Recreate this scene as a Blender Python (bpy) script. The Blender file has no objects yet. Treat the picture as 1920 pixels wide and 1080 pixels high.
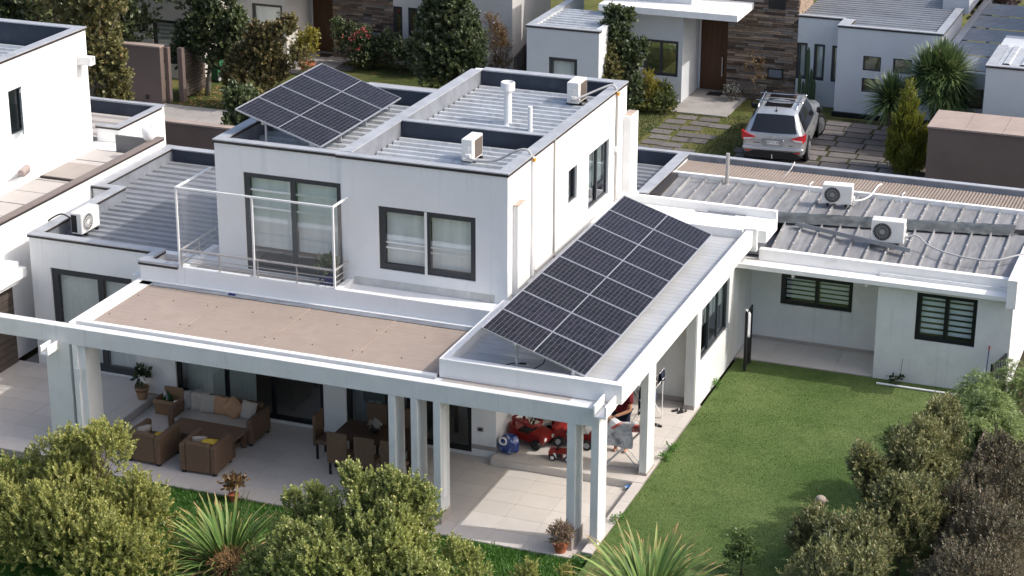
import bpy, math, random
import numpy as np
from mathutils import Matrix, Vector, Euler
random.seed(7)
scene = bpy.context.scene
COL = scene.collection
# ------------------------------------------------------------------ camera
cd = bpy.data.cameras.new("camera"); cam = bpy.data.objects.new("camera", cd); COL.objects.link(cam)
cd.sensor_width = 36.0; cd.lens = 72.59; cd.clip_start = 0.5; cd.clip_end = 3000
_psi, _pit, _rol = -0.36396977, 0.357659195, 0.00278104713
_f = Vector((math.sin(_psi)*math.cos(_pit), math.cos(_psi)*math.cos(_pit), -math.sin(_pit)))
_r = Vector((math.cos(_psi), -math.sin(_psi), 0)); _u = _r.cross(_f)
_r2 = _r*math.cos(_rol)+_u*math.sin(_rol); _u2 = -_r*math.sin(_rol)+_u*math.cos(_rol)
_m = Matrix((_r2, _u2, -_f)).transposed().to_4x4(); _m.translation = Vector((11.372, -34.611, 19.0))
cam.matrix_world = _m
scene.camera = cam
scene.render.resolution_x = 1024; scene.render.resolution_y = 576
# ------------------------------------------------------------------ sky, sun, exposure
SUN = Vector((1.10, 0.17, 1.0)).normalized()
world = bpy.data.worlds.new("World"); scene.world = world; world.use_nodes = True
wn = world.node_tree; wn.nodes.clear()
sky = wn.nodes.new("ShaderNodeTexSky"); sky.sky_type = 'NISHITA'; sky.sun_disc = False
sky.sun_elevation = math.asin(SUN.z); sky.sun_rotation = math.atan2(SUN.x, SUN.y)
sky.air_density = 1.0; sky.dust_density = 4.0; sky.ozone_density = 1.0
bg = wn.nodes.new("ShaderNodeBackground"); bg.inputs[1].default_value = 0.15
wo = wn.nodes.new("ShaderNodeOutputWorld")
wn.links.new(sky.outputs[0], bg.inputs[0]); wn.links.new(bg.outputs[0], wo.inputs[0])
sl = bpy.data.lights.new("sun", 'SUN'); sl.energy = 2.0; sl.angle = math.radians(0.5); sl.color = (1.0, 0.965, 0.92)
so = bpy.data.objects.new("sun", sl); COL.objects.link(so)
so.rotation_euler = SUN.to_track_quat('Z', 'Y').to_euler()
scene.view_settings.view_transform = 'Standard'; scene.view_settings.look = 'None'
scene.view_settings.exposure = 0.66; scene.view_settings.gamma = 1.0
scene.view_settings.use_curve_mapping = False

# ------------------------------------------------------------------ materials
MATS = {}
def _mix(nt, fac, a, b):
    n = nt.nodes.new("ShaderNodeMix"); n.data_type = 'RGBA'
    for sock, v in ((n.inputs[0], fac), (n.inputs[6], a), (n.inputs[7], b)):
        if hasattr(v, "is_output"): nt.links.new(v, sock)
        else: sock.default_value = v
    return n.outputs[2]
def c4(c): return (c[0], c[1], c[2], 1.0)
def _noise(nt, vec, scale, detail=4.0, rough=0.6, dist=0.0):
    n = nt.nodes.new("ShaderNodeTexNoise"); n.inputs["Scale"].default_value = scale
    n.inputs["Detail"].default_value = detail; n.inputs["Roughness"].default_value = rough
    n.inputs["Distortion"].default_value = dist
    if vec is not None: nt.links.new(vec, n.inputs["Vector"])
    return n.outputs["Fac"]
def _ramp(nt, src, lo, hi, c0=(0, 0, 0, 1), c1=(1, 1, 1, 1)):
    r = nt.nodes.new("ShaderNodeValToRGB"); r.color_ramp.elements[0].position = lo; r.color_ramp.elements[1].position = hi
    r.color_ramp.elements[0].color = c0; r.color_ramp.elements[1].color = c1
    nt.links.new(src, r.inputs[0]); return r.outputs[0]
def mat(name, col, rough=0.7, metal=0.0, var=0.12, vscale=1.5, bump=0.0, bscale=60.0, dirt=None, dscale=0.7,
        dlo=0.5, dhi=0.75, damt=0.5, coat=0.0, spec=0.3, stretch=None, obj_var=0.0, streak=None, samt=0.25):
    """plain surface: base colour + large mottling + stains + fine relief"""
    if name in MATS: return MATS[name]
    m = bpy.data.materials.new(name); m.use_nodes = True; nt = m.node_tree; b = nt.nodes["Principled BSDF"]
    tc = nt.nodes.new("ShaderNodeNewGeometry"); vec = tc.outputs["Position"]
    if stretch:
        mp = nt.nodes.new("ShaderNodeMapping"); mp.inputs["Scale"].default_value = stretch
        nt.links.new(vec, mp.inputs["Vector"]); vec = mp.outputs[0]
    out = None
    if var > 0:
        f = _ramp(nt, _noise(nt, vec, vscale, 6.0), 0.3, 0.7)
        a = c4([x*(1-var) for x in col]); d = c4([min(1, x*(1+var)) for x in col])
        out = _mix(nt, f, a, d)
    if dirt is not None:
        f = _ramp(nt, _noise(nt, vec, dscale, 8.0, 0.7, 0.4), dlo, dhi)
        mu = nt.nodes.new("ShaderNodeMath"); mu.operation = 'MULTIPLY'; mu.inputs[1].default_value = damt
        nt.links.new(f, mu.inputs[0])
        out = _mix(nt, mu.outputs[0], out if out is not None else c4(col), c4(dirt))
    if streak is not None:
        mp2 = nt.nodes.new("ShaderNodeMapping"); mp2.inputs["Scale"].default_value = (7.0, 7.0, 0.22); nt.links.new(tc.outputs["Position"], mp2.inputs["Vector"])
        f2 = _ramp(nt, _noise(nt, mp2.outputs[0], 1.0, 5.0, 0.65), 0.56, 0.78); f3 = _ramp(nt, _noise(nt, tc.outputs["Position"], 0.45, 2.0), 0.42, 0.62)
        m3 = nt.nodes.new("ShaderNodeMath"); m3.operation = 'MULTIPLY'; nt.links.new(f2, m3.inputs[0]); nt.links.new(f3, m3.inputs[1])
        m4 = nt.nodes.new("ShaderNodeMath"); m4.operation = 'MULTIPLY'; m4.inputs[1].default_value = samt; nt.links.new(m3.outputs[0], m4.inputs[0])
        out = _mix(nt, m4.outputs[0], out if out is not None else c4(col), c4(streak))
    if obj_var > 0:
        oi = nt.nodes.new("ShaderNodeObjectInfo"); hs = nt.nodes.new("ShaderNodeHueSaturation")
        mr = nt.nodes.new("ShaderNodeMapRange"); mr.inputs[3].default_value = 1-obj_var; mr.inputs[4].default_value = 1+obj_var
        nt.links.new(oi.outputs["Random"], mr.inputs[0]); nt.links.new(mr.outputs[0], hs.inputs["Value"])
        if out is None: hs.inputs["Color"].default_value = c4(col)
        else: nt.links.new(out, hs.inputs["Color"])
        out = hs.outputs[0]
    if out is None: b.inputs["Base Color"].default_value = c4(col)
    else: nt.links.new(out, b.inputs["Base Color"])
    b.inputs["Roughness"].default_value = rough; b.inputs["Metallic"].default_value = metal
    b.inputs["Specular IOR Level"].default_value = spec
    if coat: b.inputs["Coat Weight"].default_value = coat; b.inputs["Coat Roughness"].default_value = 0.08
    if bump > 0:
        bp = nt.nodes.new("ShaderNodeBump"); bp.inputs["Strength"].default_value = bump; bp.inputs["Distance"].default_value = 0.02
        nt.links.new(_noise(nt, tc.outputs["Position"], bscale, 3.0), bp.inputs["Height"]); nt.links.new(bp.outputs[0], b.inputs["Normal"])
    MATS[name] = m; return m
def glass(name, tint, rough=0.05, refl=0.09):
    """window pane: glossy reflecting sheet, partly see-through"""
    if name in MATS: return MATS[name]
    m = bpy.data.materials.new(name); m.use_nodes = True; nt = m.node_tree; nt.nodes.remove(nt.nodes["Principled BSDF"])
    g = nt.nodes.new("ShaderNodeBsdfGlossy"); g.inputs["Roughness"].default_value = rough; g.inputs["Color"].default_value = (0.9, 0.95, 1, 1)
    t = nt.nodes.new("ShaderNodeBsdfTransparent"); t.inputs["Color"].default_value = c4(tint)
    ge = nt.nodes.new("ShaderNodeNewGeometry"); dt = nt.nodes.new("ShaderNodeVectorMath"); dt.operation = 'DOT_PRODUCT'
    nt.links.new(ge.outputs["Normal"], dt.inputs[0]); nt.links.new(ge.outputs["Incoming"], dt.inputs[1])
    def mth(op, a, b=None, c=None):
        n = nt.nodes.new("ShaderNodeMath"); n.operation = op
        for i, v in enumerate((a, b, c)):
            if v is None: continue
            if hasattr(v, "is_output"): nt.links.new(v, n.inputs[i])
            else: n.inputs[i].default_value = v
        return n.outputs[0]
    fz = mth('MULTIPLY_ADD', mth('POWER', mth('SUBTRACT', 1.0, mth('ABSOLUTE', dt.outputs["Value"])), 5.0), 0.9, refl)
    mx = nt.nodes.new("ShaderNodeMixShader"); nt.links.new(fz, mx.inputs[0])
    nt.links.new(t.outputs[0], mx.inputs[1]); nt.links.new(g.outputs[0], mx.inputs[2])
    nt.links.new(mx.outputs[0], nt.nodes["Material Output"].inputs[0]); MATS[name] = m; return m
def leafmat(name, dark, light, extra=None, efrac=0.1, trans=0.3, rough=0.5, clump=1.6, gloss=0.05, tipw=0.35, rnd=0.55):
    """foliage: each leaf gets its own tone; clumps drift between two greens"""
    if name in MATS: return MATS[name]
    m = bpy.data.materials.new(name); m.use_nodes = True; nt = m.node_tree; nt.nodes.remove(nt.nodes["Principled BSDF"])
    ge = nt.nodes.new("ShaderNodeNewGeometry")
    n1 = _noise(nt, ge.outputs["Position"], clump, 3.0)
    ad = nt.nodes.new("ShaderNodeMath"); ad.operation = 'MULTIPLY_ADD'; ad.inputs[1].default_value = rnd
    nt.links.new(ge.outputs["Random Per Island"], ad.inputs[0])
    s2 = nt.nodes.new("ShaderNodeMath"); s2.operation = 'MULTIPLY_ADD'; s2.inputs[1].default_value = 1.5; s2.inputs[2].default_value = -0.62
    nt.links.new(n1, s2.inputs[0])
    at = nt.nodes.new("ShaderNodeAttribute"); at.attribute_name = "tip"; s3 = nt.nodes.new("ShaderNodeMath"); s3.operation = 'MULTIPLY_ADD'; s3.inputs[1].default_value = tipw
    nt.links.new(at.outputs["Fac"], s3.inputs[0]); nt.links.new(s2.outputs[0], s3.inputs[2]); nt.links.new(s3.outputs[0], ad.inputs[2])
    c = _mix(nt, _ramp(nt, ad.outputs[0], 0.05, 0.95), c4(dark), c4(light))
    if extra is not None:
        w = nt.nodes.new("ShaderNodeTexWhiteNoise"); w.noise_dimensions = '1D'; nt.links.new(ge.outputs["Random Per Island"], w.inputs["W"])
        lt = nt.nodes.new("ShaderNodeMath"); lt.operation = 'LESS_THAN'; lt.inputs[1].default_value = efrac
        nt.links.new(w.outputs["Value"], lt.inputs[0]); c = _mix(nt, lt.outputs[0], c, c4(extra))
    d = nt.nodes.new("ShaderNodeBsdfDiffuse"); t = nt.nodes.new("ShaderNodeBsdfTranslucent")
    g = nt.nodes.new("ShaderNodeBsdfGlossy"); g.inputs["Roughness"].default_value = rough; g.inputs["Color"].default_value = (0.8, 0.8, 0.8, 1)
    nt.links.new(c, d.inputs["Color"]); nt.links.new(c, t.inputs["Color"])
    m1 = nt.nodes.new("ShaderNodeMixShader"); m1.inputs[0].default_value = trans
    nt.links.new(d.outputs[0], m1.inputs[1]); nt.links.new(t.outputs[0], m1.inputs[2])
    m2 = nt.nodes.new("ShaderNodeMixShader"); m2.inputs[0].default_value = gloss
    nt.links.new(m1.outputs[0], m2.inputs[1]); nt.links.new(g.outputs[0], m2.inputs[2])
    nt.links.new(m2.outputs[0], nt.nodes["Material Output"].inputs[0]); MATS[name] = m; return m

# ------------------------------------------------------------------ mesh builder
class MB:
    def __init__(s): s.v = []; s.f = []; s.mi = []; s.cur = 0
    def add(s, vs, fs):
        o = len(s.v); s.v += [tuple(p) for p in vs]
        for f in fs: s.f.append(tuple(i+o for i in f)); s.mi.append(s.cur)
        return s
    def box(s, x0, x1, y0, y1, z0, z1):
        if x0 > x1: x0, x1 = x1, x0
        if y0 > y1: y0, y1 = y1, y0
        if z0 > z1: z0, z1 = z1, z0
        return s.add([(x0,y0,z0),(x1,y0,z0),(x1,y1,z0),(x0,y1,z0),(x0,y0,z1),(x1,y0,z1),(x1,y1,z1),(x0,y1,z1)],
              [(0,3,2,1),(4,5,6,7),(0,1,5,4),(1,2,6,5),(2,3,7,6),(3,0,4,7)])
    def bbox(s, x0, x1, y0, y1, z0, z1, b=0.01):
        """box with chamfered edges"""
        if x0 > x1: x0, x1 = x1, x0
        if y0 > y1: y0, y1 = y1, y0
        if z0 > z1: z0, z1 = z1, z0
        b = min(b, (x1-x0)*.45, (y1-y0)*.45, (z1-z0)*.45)
        X = (x0, x1); Y = (y0, y1); Z = (z0, z1); vs = []; idx = {}
        for i in (0, 1):
            for j in (0, 1):
                for k in (0, 1):
                    sx, sy, sz = (1, -1)[i]*b, (1, -1)[j]*b, (1, -1)[k]*b
                    for a, p in enumerate(((X[i], Y[j]+sy, Z[k]+sz), (X[i]+sx, Y[j], Z[k]+sz), (X[i]+sx, Y[j]+sy, Z[k]))):
                        idx[(i, j, k, a)] = len(vs); vs.append(p)
        fs = []
        q = lambda *t: [idx[u] for u in t]
        for i in (0, 1): fs.append(q((i,0,0,0),(i,1,0,0),(i,1,1,0),(i,0,1,0))[::(1 if i else -1)])
        for j in (0, 1): fs.append(q((0,j,0,1),(1,j,0,1),(1,j,1,1),(0,j,1,1))[::(-1 if j else 1)])
        for k in (0, 1): fs.append(q((0,0,k,2),(1,0,k,2),(1,1,k,2),(0,1,k,2))[::(1 if k else -1)])
        for j in (0, 1):
            for k in (0, 1): fs.append(q((0,j,k,1),(1,j,k,1),(1,j,k,2),(0,j,k,2)))
        for i in (0, 1):
            for k in (0, 1): fs.append(q((i,0,k,0),(i,1,k,0),(i,1,k,2),(i,0,k,2)))
            for j in (0, 1): fs.append(q((i,j,0,0),(i,j,1,0),(i,j,1,1),(i,j,0,1)))
            for j in (0, 1):
                for k in (0, 1): fs.append(q((i,j,k,0),(i,j,k,1),(i,j,k,2)))
        return s.add(vs, fs)
    def poly(s, pts): return s.add(pts, [tuple(range(len(pts)))])
    def prism(s, pts, d):
        """extrude polygon pts by vector d"""
        n = len(pts); d = Vector(d)
        vs = [Vector(p) for p in pts]+[Vector(p)+d for p in pts]
        fs = [tuple(range(n))[::-1], tuple(range(n, 2*n))]+[(i, (i+1) % n, n+(i+1) % n, n+i) for i in range(n)]
        return s.add(vs, fs)
    def tube(s, path, r, n=8, cap=True):
        P = [Vector(p) for p in path]; k = len(P); rs = r if isinstance(r, (list, tuple)) else [r]*k
        vs = []; prev = None
        for i, p in enumerate(P):
            t = (P[min(i+1, k-1)]-P[max(i-1, 0)]).normalized()
            if prev is None:
                a = Vector((0, 0, 1)) if abs(t.z) < 0.9 else Vector((1, 0, 0)); e1 = t.cross(a).normalized()
            else: e1 = (prev-t*prev.dot(t)).normalized()
            prev = e1; e2 = t.cross(e1)
            for j in range(n):
                an = 2*math.pi*(j+.5)/n; vs.append(p+(e1*math.cos(an)+e2*math.sin(an))*rs[i])
        fs = []
        for i in range(k-1):
            for j in range(n): fs.append((i*n+j, i*n+(j+1) % n, (i+1)*n+(j+1) % n, (i+1)*n+j))
        if cap: fs.append(tuple(range(n))[::-1]); fs.append(tuple(range((k-1)*n, k*n)))
        return s.add(vs, fs)
    def lathe(s, prof, c=(0, 0, 0), n=16, axis='z'):
        vs = []; fs = []
        for r, z in prof:
            for j in range(n):
                a = 2*math.pi*j/n; p = (r*math.cos(a), r*math.sin(a), z)
                if axis == 'y': p = (p[0], p[2], p[1])
                if axis == 'x': p = (p[2], p[0], p[1])
                vs.append((c[0]+p[0], c[1]+p[1], c[2]+p[2]))
        for i in range(len(prof)-1):
            for j in range(n): fs.append((i*n+j, i*n+(j+1) % n, (i+1)*n+(j+1) % n, (i+1)*n+j))
        fs.append(tuple(range(n))[::-1]); fs.append(tuple(range((len(prof)-1)*n, len(prof)*n)))
        return s.add(vs, fs)
    def grid(s, P):
        """P[i][j] points -> quad sheet"""
        a, b = len(P), len(P[0]); vs = [p for r in P for p in r]
        return s.add(vs, [(i*b+j, i*b+j+1, (i+1)*b+j+1, (i+1)*b+j) for i in range(a-1) for j in range(b-1)])
    def xform(s, M): s.v = [tuple(M @ Vector(p)) for p in s.v]; return s
    def mesh(s, name, mats, smooth=False):
        me = bpy.data.meshes.new(name); me.from_pydata(s.v, [], s.f)
        for m in (mats if isinstance(mats, (list, tuple)) else [mats]): me.materials.append(m)
        if isinstance(mats, (list, tuple)) and len(mats) > 1: me.polygons.foreach_set("material_index", s.mi)
        if smooth: me.polygons.foreach_set("use_smooth", [True]*len(me.polygons))
        me.update(); return me
def tag(o, label=None, cat=None, group=None, kind=None):
    if label: o["label"] = label
    if cat: o["category"] = cat
    if group: o["group"] = group
    if kind: o["kind"] = kind
    return o
def root(name, loc, label, cat, group=None, rz=0.0):
    o = bpy.data.objects.new(name, None); COL.objects.link(o); o.location = loc; o.rotation_euler = (0, 0, rz)
    o.empty_display_size = 0.2
    return tag(o, label, cat, group)
def put(name, me, parent=None, loc=(0, 0, 0), rot=(0, 0, 0), scale=(1, 1, 1)):
    o = bpy.data.objects.new(name, me); COL.objects.link(o); o.parent = parent
    o.location = loc; o.rotation_euler = rot; o.scale = scale; return o
def O(name, mb, m, parent=None, smooth=False, world=True, kind=None, label=None):
    """link the builder as one object; world=True: coordinates are world ones and the parent is an unrotated root"""
    o = put(name, mb.mesh(name, m, smooth), parent)
    if parent is not None and world and parent.type == 'EMPTY': o.location = -Vector(parent.location)
    if kind: o["kind"] = kind
    if label: o["label"] = label
    return o
def copy_tree(o, parent=None):
    c = o.copy(); COL.objects.link(c); c.parent = parent
    for ch in o.children: copy_tree(ch, c)
    return c
def smooth_mod(o, lv=1):
    md = o.modifiers.new("sub", 'SUBSURF'); md.levels = lv; md.render_levels = lv
    o.data.polygons.foreach_set("use_smooth", [True]*len(o.data.polygons)); return o
def wall(mb, axis, c0, c1, u0, u1, z0, z1, holes=()):
    """wall slab between planes c0,c1 of 'x' or 'y', spanning u and z, with rectangular openings (u0,u1,z0,z1)"""
    if c0 > c1: c0, c1 = c1, c0
    us = sorted({u0, u1, *[min(max(h[i], u0), u1) for h in holes for i in (0, 1)]})
    zs = sorted({z0, z1, *[min(max(h[i], z0), z1) for h in holes for i in (2, 3)]})
    def solid(i, j):
        if i < 0 or j < 0 or i >= len(us)-1 or j >= len(zs)-1: return False
        u, z = (us[i]+us[i+1])/2, (zs[j]+zs[j+1])/2
        return not any(h[0] < u < h[1] and h[2] < z < h[3] for h in holes)
    pt = (lambda c, u, z: (c, u, z)) if axis == 'x' else (lambda c, u, z: (u, c, z))
    for i in range(len(us)-1):
        for j in range(len(zs)-1):
            if not solid(i, j): continue
            a, b, lo, hi = us[i], us[i+1], zs[j], zs[j+1]
            mb.poly([pt(c0,a,lo),pt(c0,b,lo),pt(c0,b,hi),pt(c0,a,hi)]); mb.poly([pt(c1,a,lo),pt(c1,a,hi),pt(c1,b,hi),pt(c1,b,lo)])
            if not solid(i-1, j): mb.poly([pt(c0,a,lo),pt(c0,a,hi),pt(c1,a,hi),pt(c1,a,lo)])
            if not solid(i+1, j): mb.poly([pt(c0,b,lo),pt(c1,b,lo),pt(c1,b,hi),pt(c0,b,hi)])
            if not solid(i, j-1): mb.poly([pt(c0,a,lo),pt(c1,a,lo),pt(c1,b,lo),pt(c0,b,lo)])
            if not solid(i, j+1): mb.poly([pt(c0,a,hi),pt(c0,b,hi),pt(c1,b,hi),pt(c1,a,hi)])
    return mb
# ------------------------------------------------------------------ shared materials
WHITE = mat("white_stucco", (0.80, 0.80, 0.79), 0.85, var=0.035, vscale=0.9, bump=0.25, bscale=90, dirt=(0.55, 0.53, 0.50), dscale=0.55, dlo=0.58, dhi=0.85, damt=0.30, spec=0.15, streak=(0.42, 0.41, 0.39), samt=0.4)
ROUGHW = mat("rough_white_stucco", (0.72, 0.73, 0.72), 0.9, var=0.05, vscale=2.0, bump=0.9, bscale=55, dirt=(0.42, 0.43, 0.42), dscale=1.3, dlo=0.55, dhi=0.8, damt=0.35, spec=0.1, streak=(0.35, 0.35, 0.34), samt=0.45)
TRIM = mat("white_trim_paint", (0.82, 0.81, 0.79), 0.7, var=0.05, vscale=3, dirt=(0.48, 0.44, 0.40), dscale=2.0, dlo=0.6, dhi=0.8, damt=0.5, spec=0.2)
CAP = mat("grey_metal_flashing", (0.42, 0.43, 0.45), 0.5, metal=0.25, var=0.12, vscale=2.5, dirt=(0.60, 0.60, 0.60), dscale=2.0, damt=0.5, spec=0.4)
GALV = mat("galvanised_sheet", (0.24, 0.255, 0.285), 0.45, metal=0.3, var=0.2, vscale=2.0, dirt=(0.36, 0.37, 0.39), dscale=1.6, damt=0.5)
NAVY = mat("navy_membrane", (0.035, 0.045, 0.065), 0.6, var=0.2, vscale=1.5, dirt=(0.10, 0.11, 0.13), dscale=1.2, dlo=0.55, dhi=0.8, damt=0.6)
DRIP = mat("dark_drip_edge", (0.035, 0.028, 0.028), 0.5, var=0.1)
ROOFM = mat("pale_metal_roof", (0.50, 0.52, 0.54), 0.5, metal=0.2, var=0.12, vscale=1.2, dirt=(0.24, 0.23, 0.22), dscale=5.0, dlo=0.5, dhi=0.72, damt=0.75, obj_var=0.05)
ROOFG = mat("grey_metal_roof", (0.27, 0.28, 0.295), 0.5, metal=0.2, var=0.12, vscale=1.2, dirt=(0.17, 0.165, 0.165), dscale=3.5, damt=0.6, obj_var=0.05)
ROOFW = mat("weathered_zinc_roof", (0.235, 0.235, 0.24), 0.6, metal=0.1, var=0.22, vscale=3.0, dirt=(0.40, 0.395, 0.385), dscale=2.2, dlo=0.48, dhi=0.8, damt=0.75, stretch=(3.0, 0.5, 1.0), obj_var=0.10)
TANS = mat("tan_polycarbonate", (0.345, 0.278, 0.232), 0.55, var=0.10, vscale=1.1, dirt=(0.27, 0.205, 0.165), dscale=1.1, dlo=0.46, dhi=0.75, damt=0.7, bump=0.15, bscale=30, obj_var=0.04)
BEIGE = mat("beige_corrugated", (0.225, 0.185, 0.155), 0.7, var=0.1, vscale=2, dirt=(0.30, 0.22, 0.18), dscale=4, dlo=0.6, dhi=0.8, damt=0.5)
FRAME = mat("dark_window_frame", (0.045, 0.050, 0.055), 0.4, var=0.08, spec=0.4)
BLACKF = mat("black_window_frame", (0.010, 0.012, 0.014), 0.35, var=0.05, spec=0.4)
GLASS = glass("window_glass", (0.88, 0.915, 0.905), 0.03, 0.14); GLASSD = glass("dark_window_glass", (0.45, 0.50, 0.51), 0.03, 0.14)
BLIND = mat("pale_roller_blind", (0.78, 0.79, 0.77), 0.9, var=0.10, vscale=1.2, stretch=(5, 1, .5))
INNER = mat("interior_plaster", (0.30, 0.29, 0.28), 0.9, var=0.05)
TUBEW = mat("white_painted_tube", (0.78, 0.78, 0.77), 0.4, var=0.03, spec=0.4)
TUBEG = mat("grey_steel_tube", (0.45, 0.43, 0.41), 0.4, metal=0.4, var=0.08)
GROUT = mat("tile_grout", (0.34, 0.31, 0.28), 0.9, var=0.1)
TILE = mat("beige_floor_tile", (0.56, 0.52, 0.48), 0.55, var=0.06, vscale=1.2, dirt=(0.43, 0.39, 0.35), dscale=1.2, dlo=0.5, dhi=0.8, damt=0.4, obj_var=0.05)
STEPF = mat("beige_step_face", (0.38, 0.34, 0.31), 0.7, var=0.08)
RUST = mat("rust_streak", (0.42, 0.33, 0.27), 0.8, var=0.3, vscale=20)

def box_obj(name, ext, m, parent, bev=0.0, **k):
    mb = MB(); (mb.bbox(*ext, bev) if bev else mb.box(*ext)); return O(name, mb, m, parent, **k)
def window(parent, axis, out, c, u0, u1, z0, z1, n=2, fw=0.07, frame=None, pane=None, blind=None, drop=1.0, slats=0, rec=0.05, sill=False, name="window"):
    """framed window in an opening; part > panes, blinds"""
    frame = frame or FRAME; pane = pane or GLASS
    d0, d1 = c-out*rec, c-out*(rec+0.07); mb = MB()
    def bx(m_, a, b, lo, hi, p, q):
        m_.box(min(p, q), max(p, q), a, b, lo, hi) if axis == 'x' else m_.box(a, b, min(p, q), max(p, q), lo, hi)
    bx(mb, u0, u1, z0, z0+fw, d0, d1); bx(mb, u0, u1, z1-fw, z1, d0, d1)
    bx(mb, u0, u0+fw, z0+fw, z1-fw, d0, d1); bx(mb, u1-fw, u1, z0+fw, z1-fw, d0, d1)
    w = (u1-u0-2*fw)/n
    for i in range(1, n): bx(mb, u0+fw+w*i-fw*.45, u0+fw+w*i+fw*.45, z0+fw, z1-fw, d0, d1)
    fo = O(name, mb, frame, parent)
    p = c-out*(rec+0.035)
    for i in range(n):
        a, b = u0+fw+w*i+(fw*.45 if i else 0), u0+fw+w*(i+1)-(fw*.45 if i < n-1 else 0)
        off = out*(0.012 if i % 2 else -0.012)
        g = MB(); q0 = p+off; g.poly([(q0, a, z0+fw), (q0, b, z0+fw), (q0, b, z1-fw), (q0, a, z1-fw)] if axis == 'x' else [(a, q0, z0+fw), (b, q0, z0+fw), (b, q0, z1-fw), (a, q0, z1-fw)]); O("pane", g, pane, fo)
        if blind is not None:
            q = c-out*(rec+0.12)
            if slats:
                h = (z1-z0-2*fw)*drop/slats
                for k in range(slats):
                    t = z1-fw-h*k; bb = MB(); bx(bb, a+.01, b-.01, t-h*0.66, t-h*0.02, q, q-out*0.006); O("blind_band", bb, blind, fo)
            else:
                bb = MB(); bx(bb, a+.005, b-.005, z1-fw-(z1-z0-2*fw)*drop, z1-fw, q, q-out*0.006); O("blind", bb, blind, fo)
    return fo
def rib_sheet(name, parent, m, x0, x1, y0, y1, z, pitch=0.33, h=0.06, along='x', z2=None, sheet=1.0, top=0.30, base=0.46):
    """trapezoid-ribbed metal sheets, each sheet one object; ribs run along x or y, the sheet may slope to z2 at the far y (or x) end"""
    z2 = z if z2 is None else z2
    a0, a1 = (y0, y1) if along == 'x' else (x0, x1)
    n = max(1, round((a1-a0)/sheet)); w = (a1-a0)/n; k = max(1, round(w/pitch)); p = w/k; out = []
    for i in range(n):
        prof = []
        for j in range(k):
            s = a0+i*w+j*p
            prof += [(s, 0), (s+p*(1-base)/2, 0), (s+p*(1-top)/2, h), (s+p*(1+top)/2, h), (s+p*(1+base)/2, 0)]
        prof.append((a0+(i+1)*w, 0)); lift = 0.003*(i % 2)
        mb = MB()
        if along == 'x':
            zz = lambda y: z+(z2-z)*(y-y0)/(y1-y0)
            rows = [[(x0, y, zz(y)+q+lift), (x1, y, zz(y)+q+lift)] for y, q in prof]
        else:
            rows = [[(x, y0, z+q+lift), (x, y1, z2+q+lift)] for x, q in prof]
        mb.grid(rows); out.append(O(name, mb, m, parent))
    return out
def caps(parent, segs, z, w=0.26, t=0.03, over=0.03, m=None, drip=True):
    """metal coping pieces (x0,x1,y0,y1) laid on parapets, with a thin dark drip edge under each"""
    for (x0, x1, y0, y1) in segs:
        o = box_obj("coping", (x0, x1, y0, y1, z, z+t), m or CAP, parent)
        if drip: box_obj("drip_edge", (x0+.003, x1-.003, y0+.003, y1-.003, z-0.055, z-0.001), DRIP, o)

H = root("house", (-7, 4, 0), "white two-storey modern house with solar panels, flat metal roofs and a long pergola", "house")
ZT = 6.11                       # top of the upper parapets
UL, UM, UR = -10.36, -7.25, -3.40
YF, YD, YB, YBL = 3.95, 6.93, 12.0, 9.55
# ---- upper storey walls
mb = MB()
wall(mb, 'y', YF, YF+.2, UL, UM-.0, 3.12, ZT, [(-9.68, -7.30, 3.16, 5.45)])
wall(mb, 'y', YF-.05, YF+.15, UM+.001, UR, 3.12, ZT, [(-6.40, -4.13, 3.62, 5.07)])
O("front_wall", mb, WHITE, H)
mb = MB(); wall(mb, 'x', UR-.2, UR, YF+.151, YB, 2.8, ZT, [(7.75, 8.35, 4.25, 5.07), (9.18, 10.68, 3.66, 5.06)]); O("side_wall", mb, WHITE, H)
mb = MB(); mb.box(UL, UL+.2, YF+.201, YBL, 2.6, ZT); mb.box(UL+.201, UM-.2, YBL-.2, YBL, 2.6, ZT); mb.box(UM-.1, UM+.1, YBL+.001, YB, 2.6, ZT-.01)
mb.box(UM+.101, UR-.201, YB-.2, YB, 2.6, ZT); O("rear_wall", mb, WHITE, H)
mb = MB(); mb.box(UM-.09, UM+.09, YF+.21, YBL, 5.55, ZT-.012); O("roof_divider", mb, GALV, H)
mb = MB(); mb.box(UM+.102, UR-.202, YD-.06, YD+.06, 5.55, ZT-.013); O("roof_divider", mb, NAVY, H)
# flashing sheets on the inner faces of the parapets
for e, m_ in (((UM+.103, UR-.203, YB-.215, YB-.201, 5.6, ZT-.02), NAVY), ((UM+.101, UM+.112, YD+.08, YB-.22, 5.62, ZT-.02), GALV), ((UM+.101, UM+.112, YF+.2, YD-.08, 5.62, ZT-.02), GALV),
             ((UL+.205, UL+.215, YF+.25, YBL-.25, 5.62, ZT-.02), GALV), ((UL+.22, UM-.22, YBL-.215, YBL-.203, 5.62, ZT-.02), NAVY), ((UR-.215, UR-.203, YF+.2, YB-.25, 5.62, ZT-.02), NAVY)):
    box_obj("flashing", e, m_, H)
caps(H, [(UL-.03, UM-.13, YF-.03, YF+.20), (UM-.12, UR+.03, YF-.08, YF+.14)], ZT, t=.026)
caps(H, [(UR-.25, UR+.03, YF+.142, YB+.03), (UL-.03, UL+.23, YF+.202, YBL+.03)], ZT, t=.028)
caps(H, [(UM-.14, UM+.14, YF+.203, YB-.24), (UM+.142, UR-.252, YB-.24, YB+.03), (UM+.142, UR-.252, YD-.09, YD+.09), (UL+.232, UM-.142, YBL-.24, YBL+.03)], ZT, t=.024, drip=False)
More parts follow.
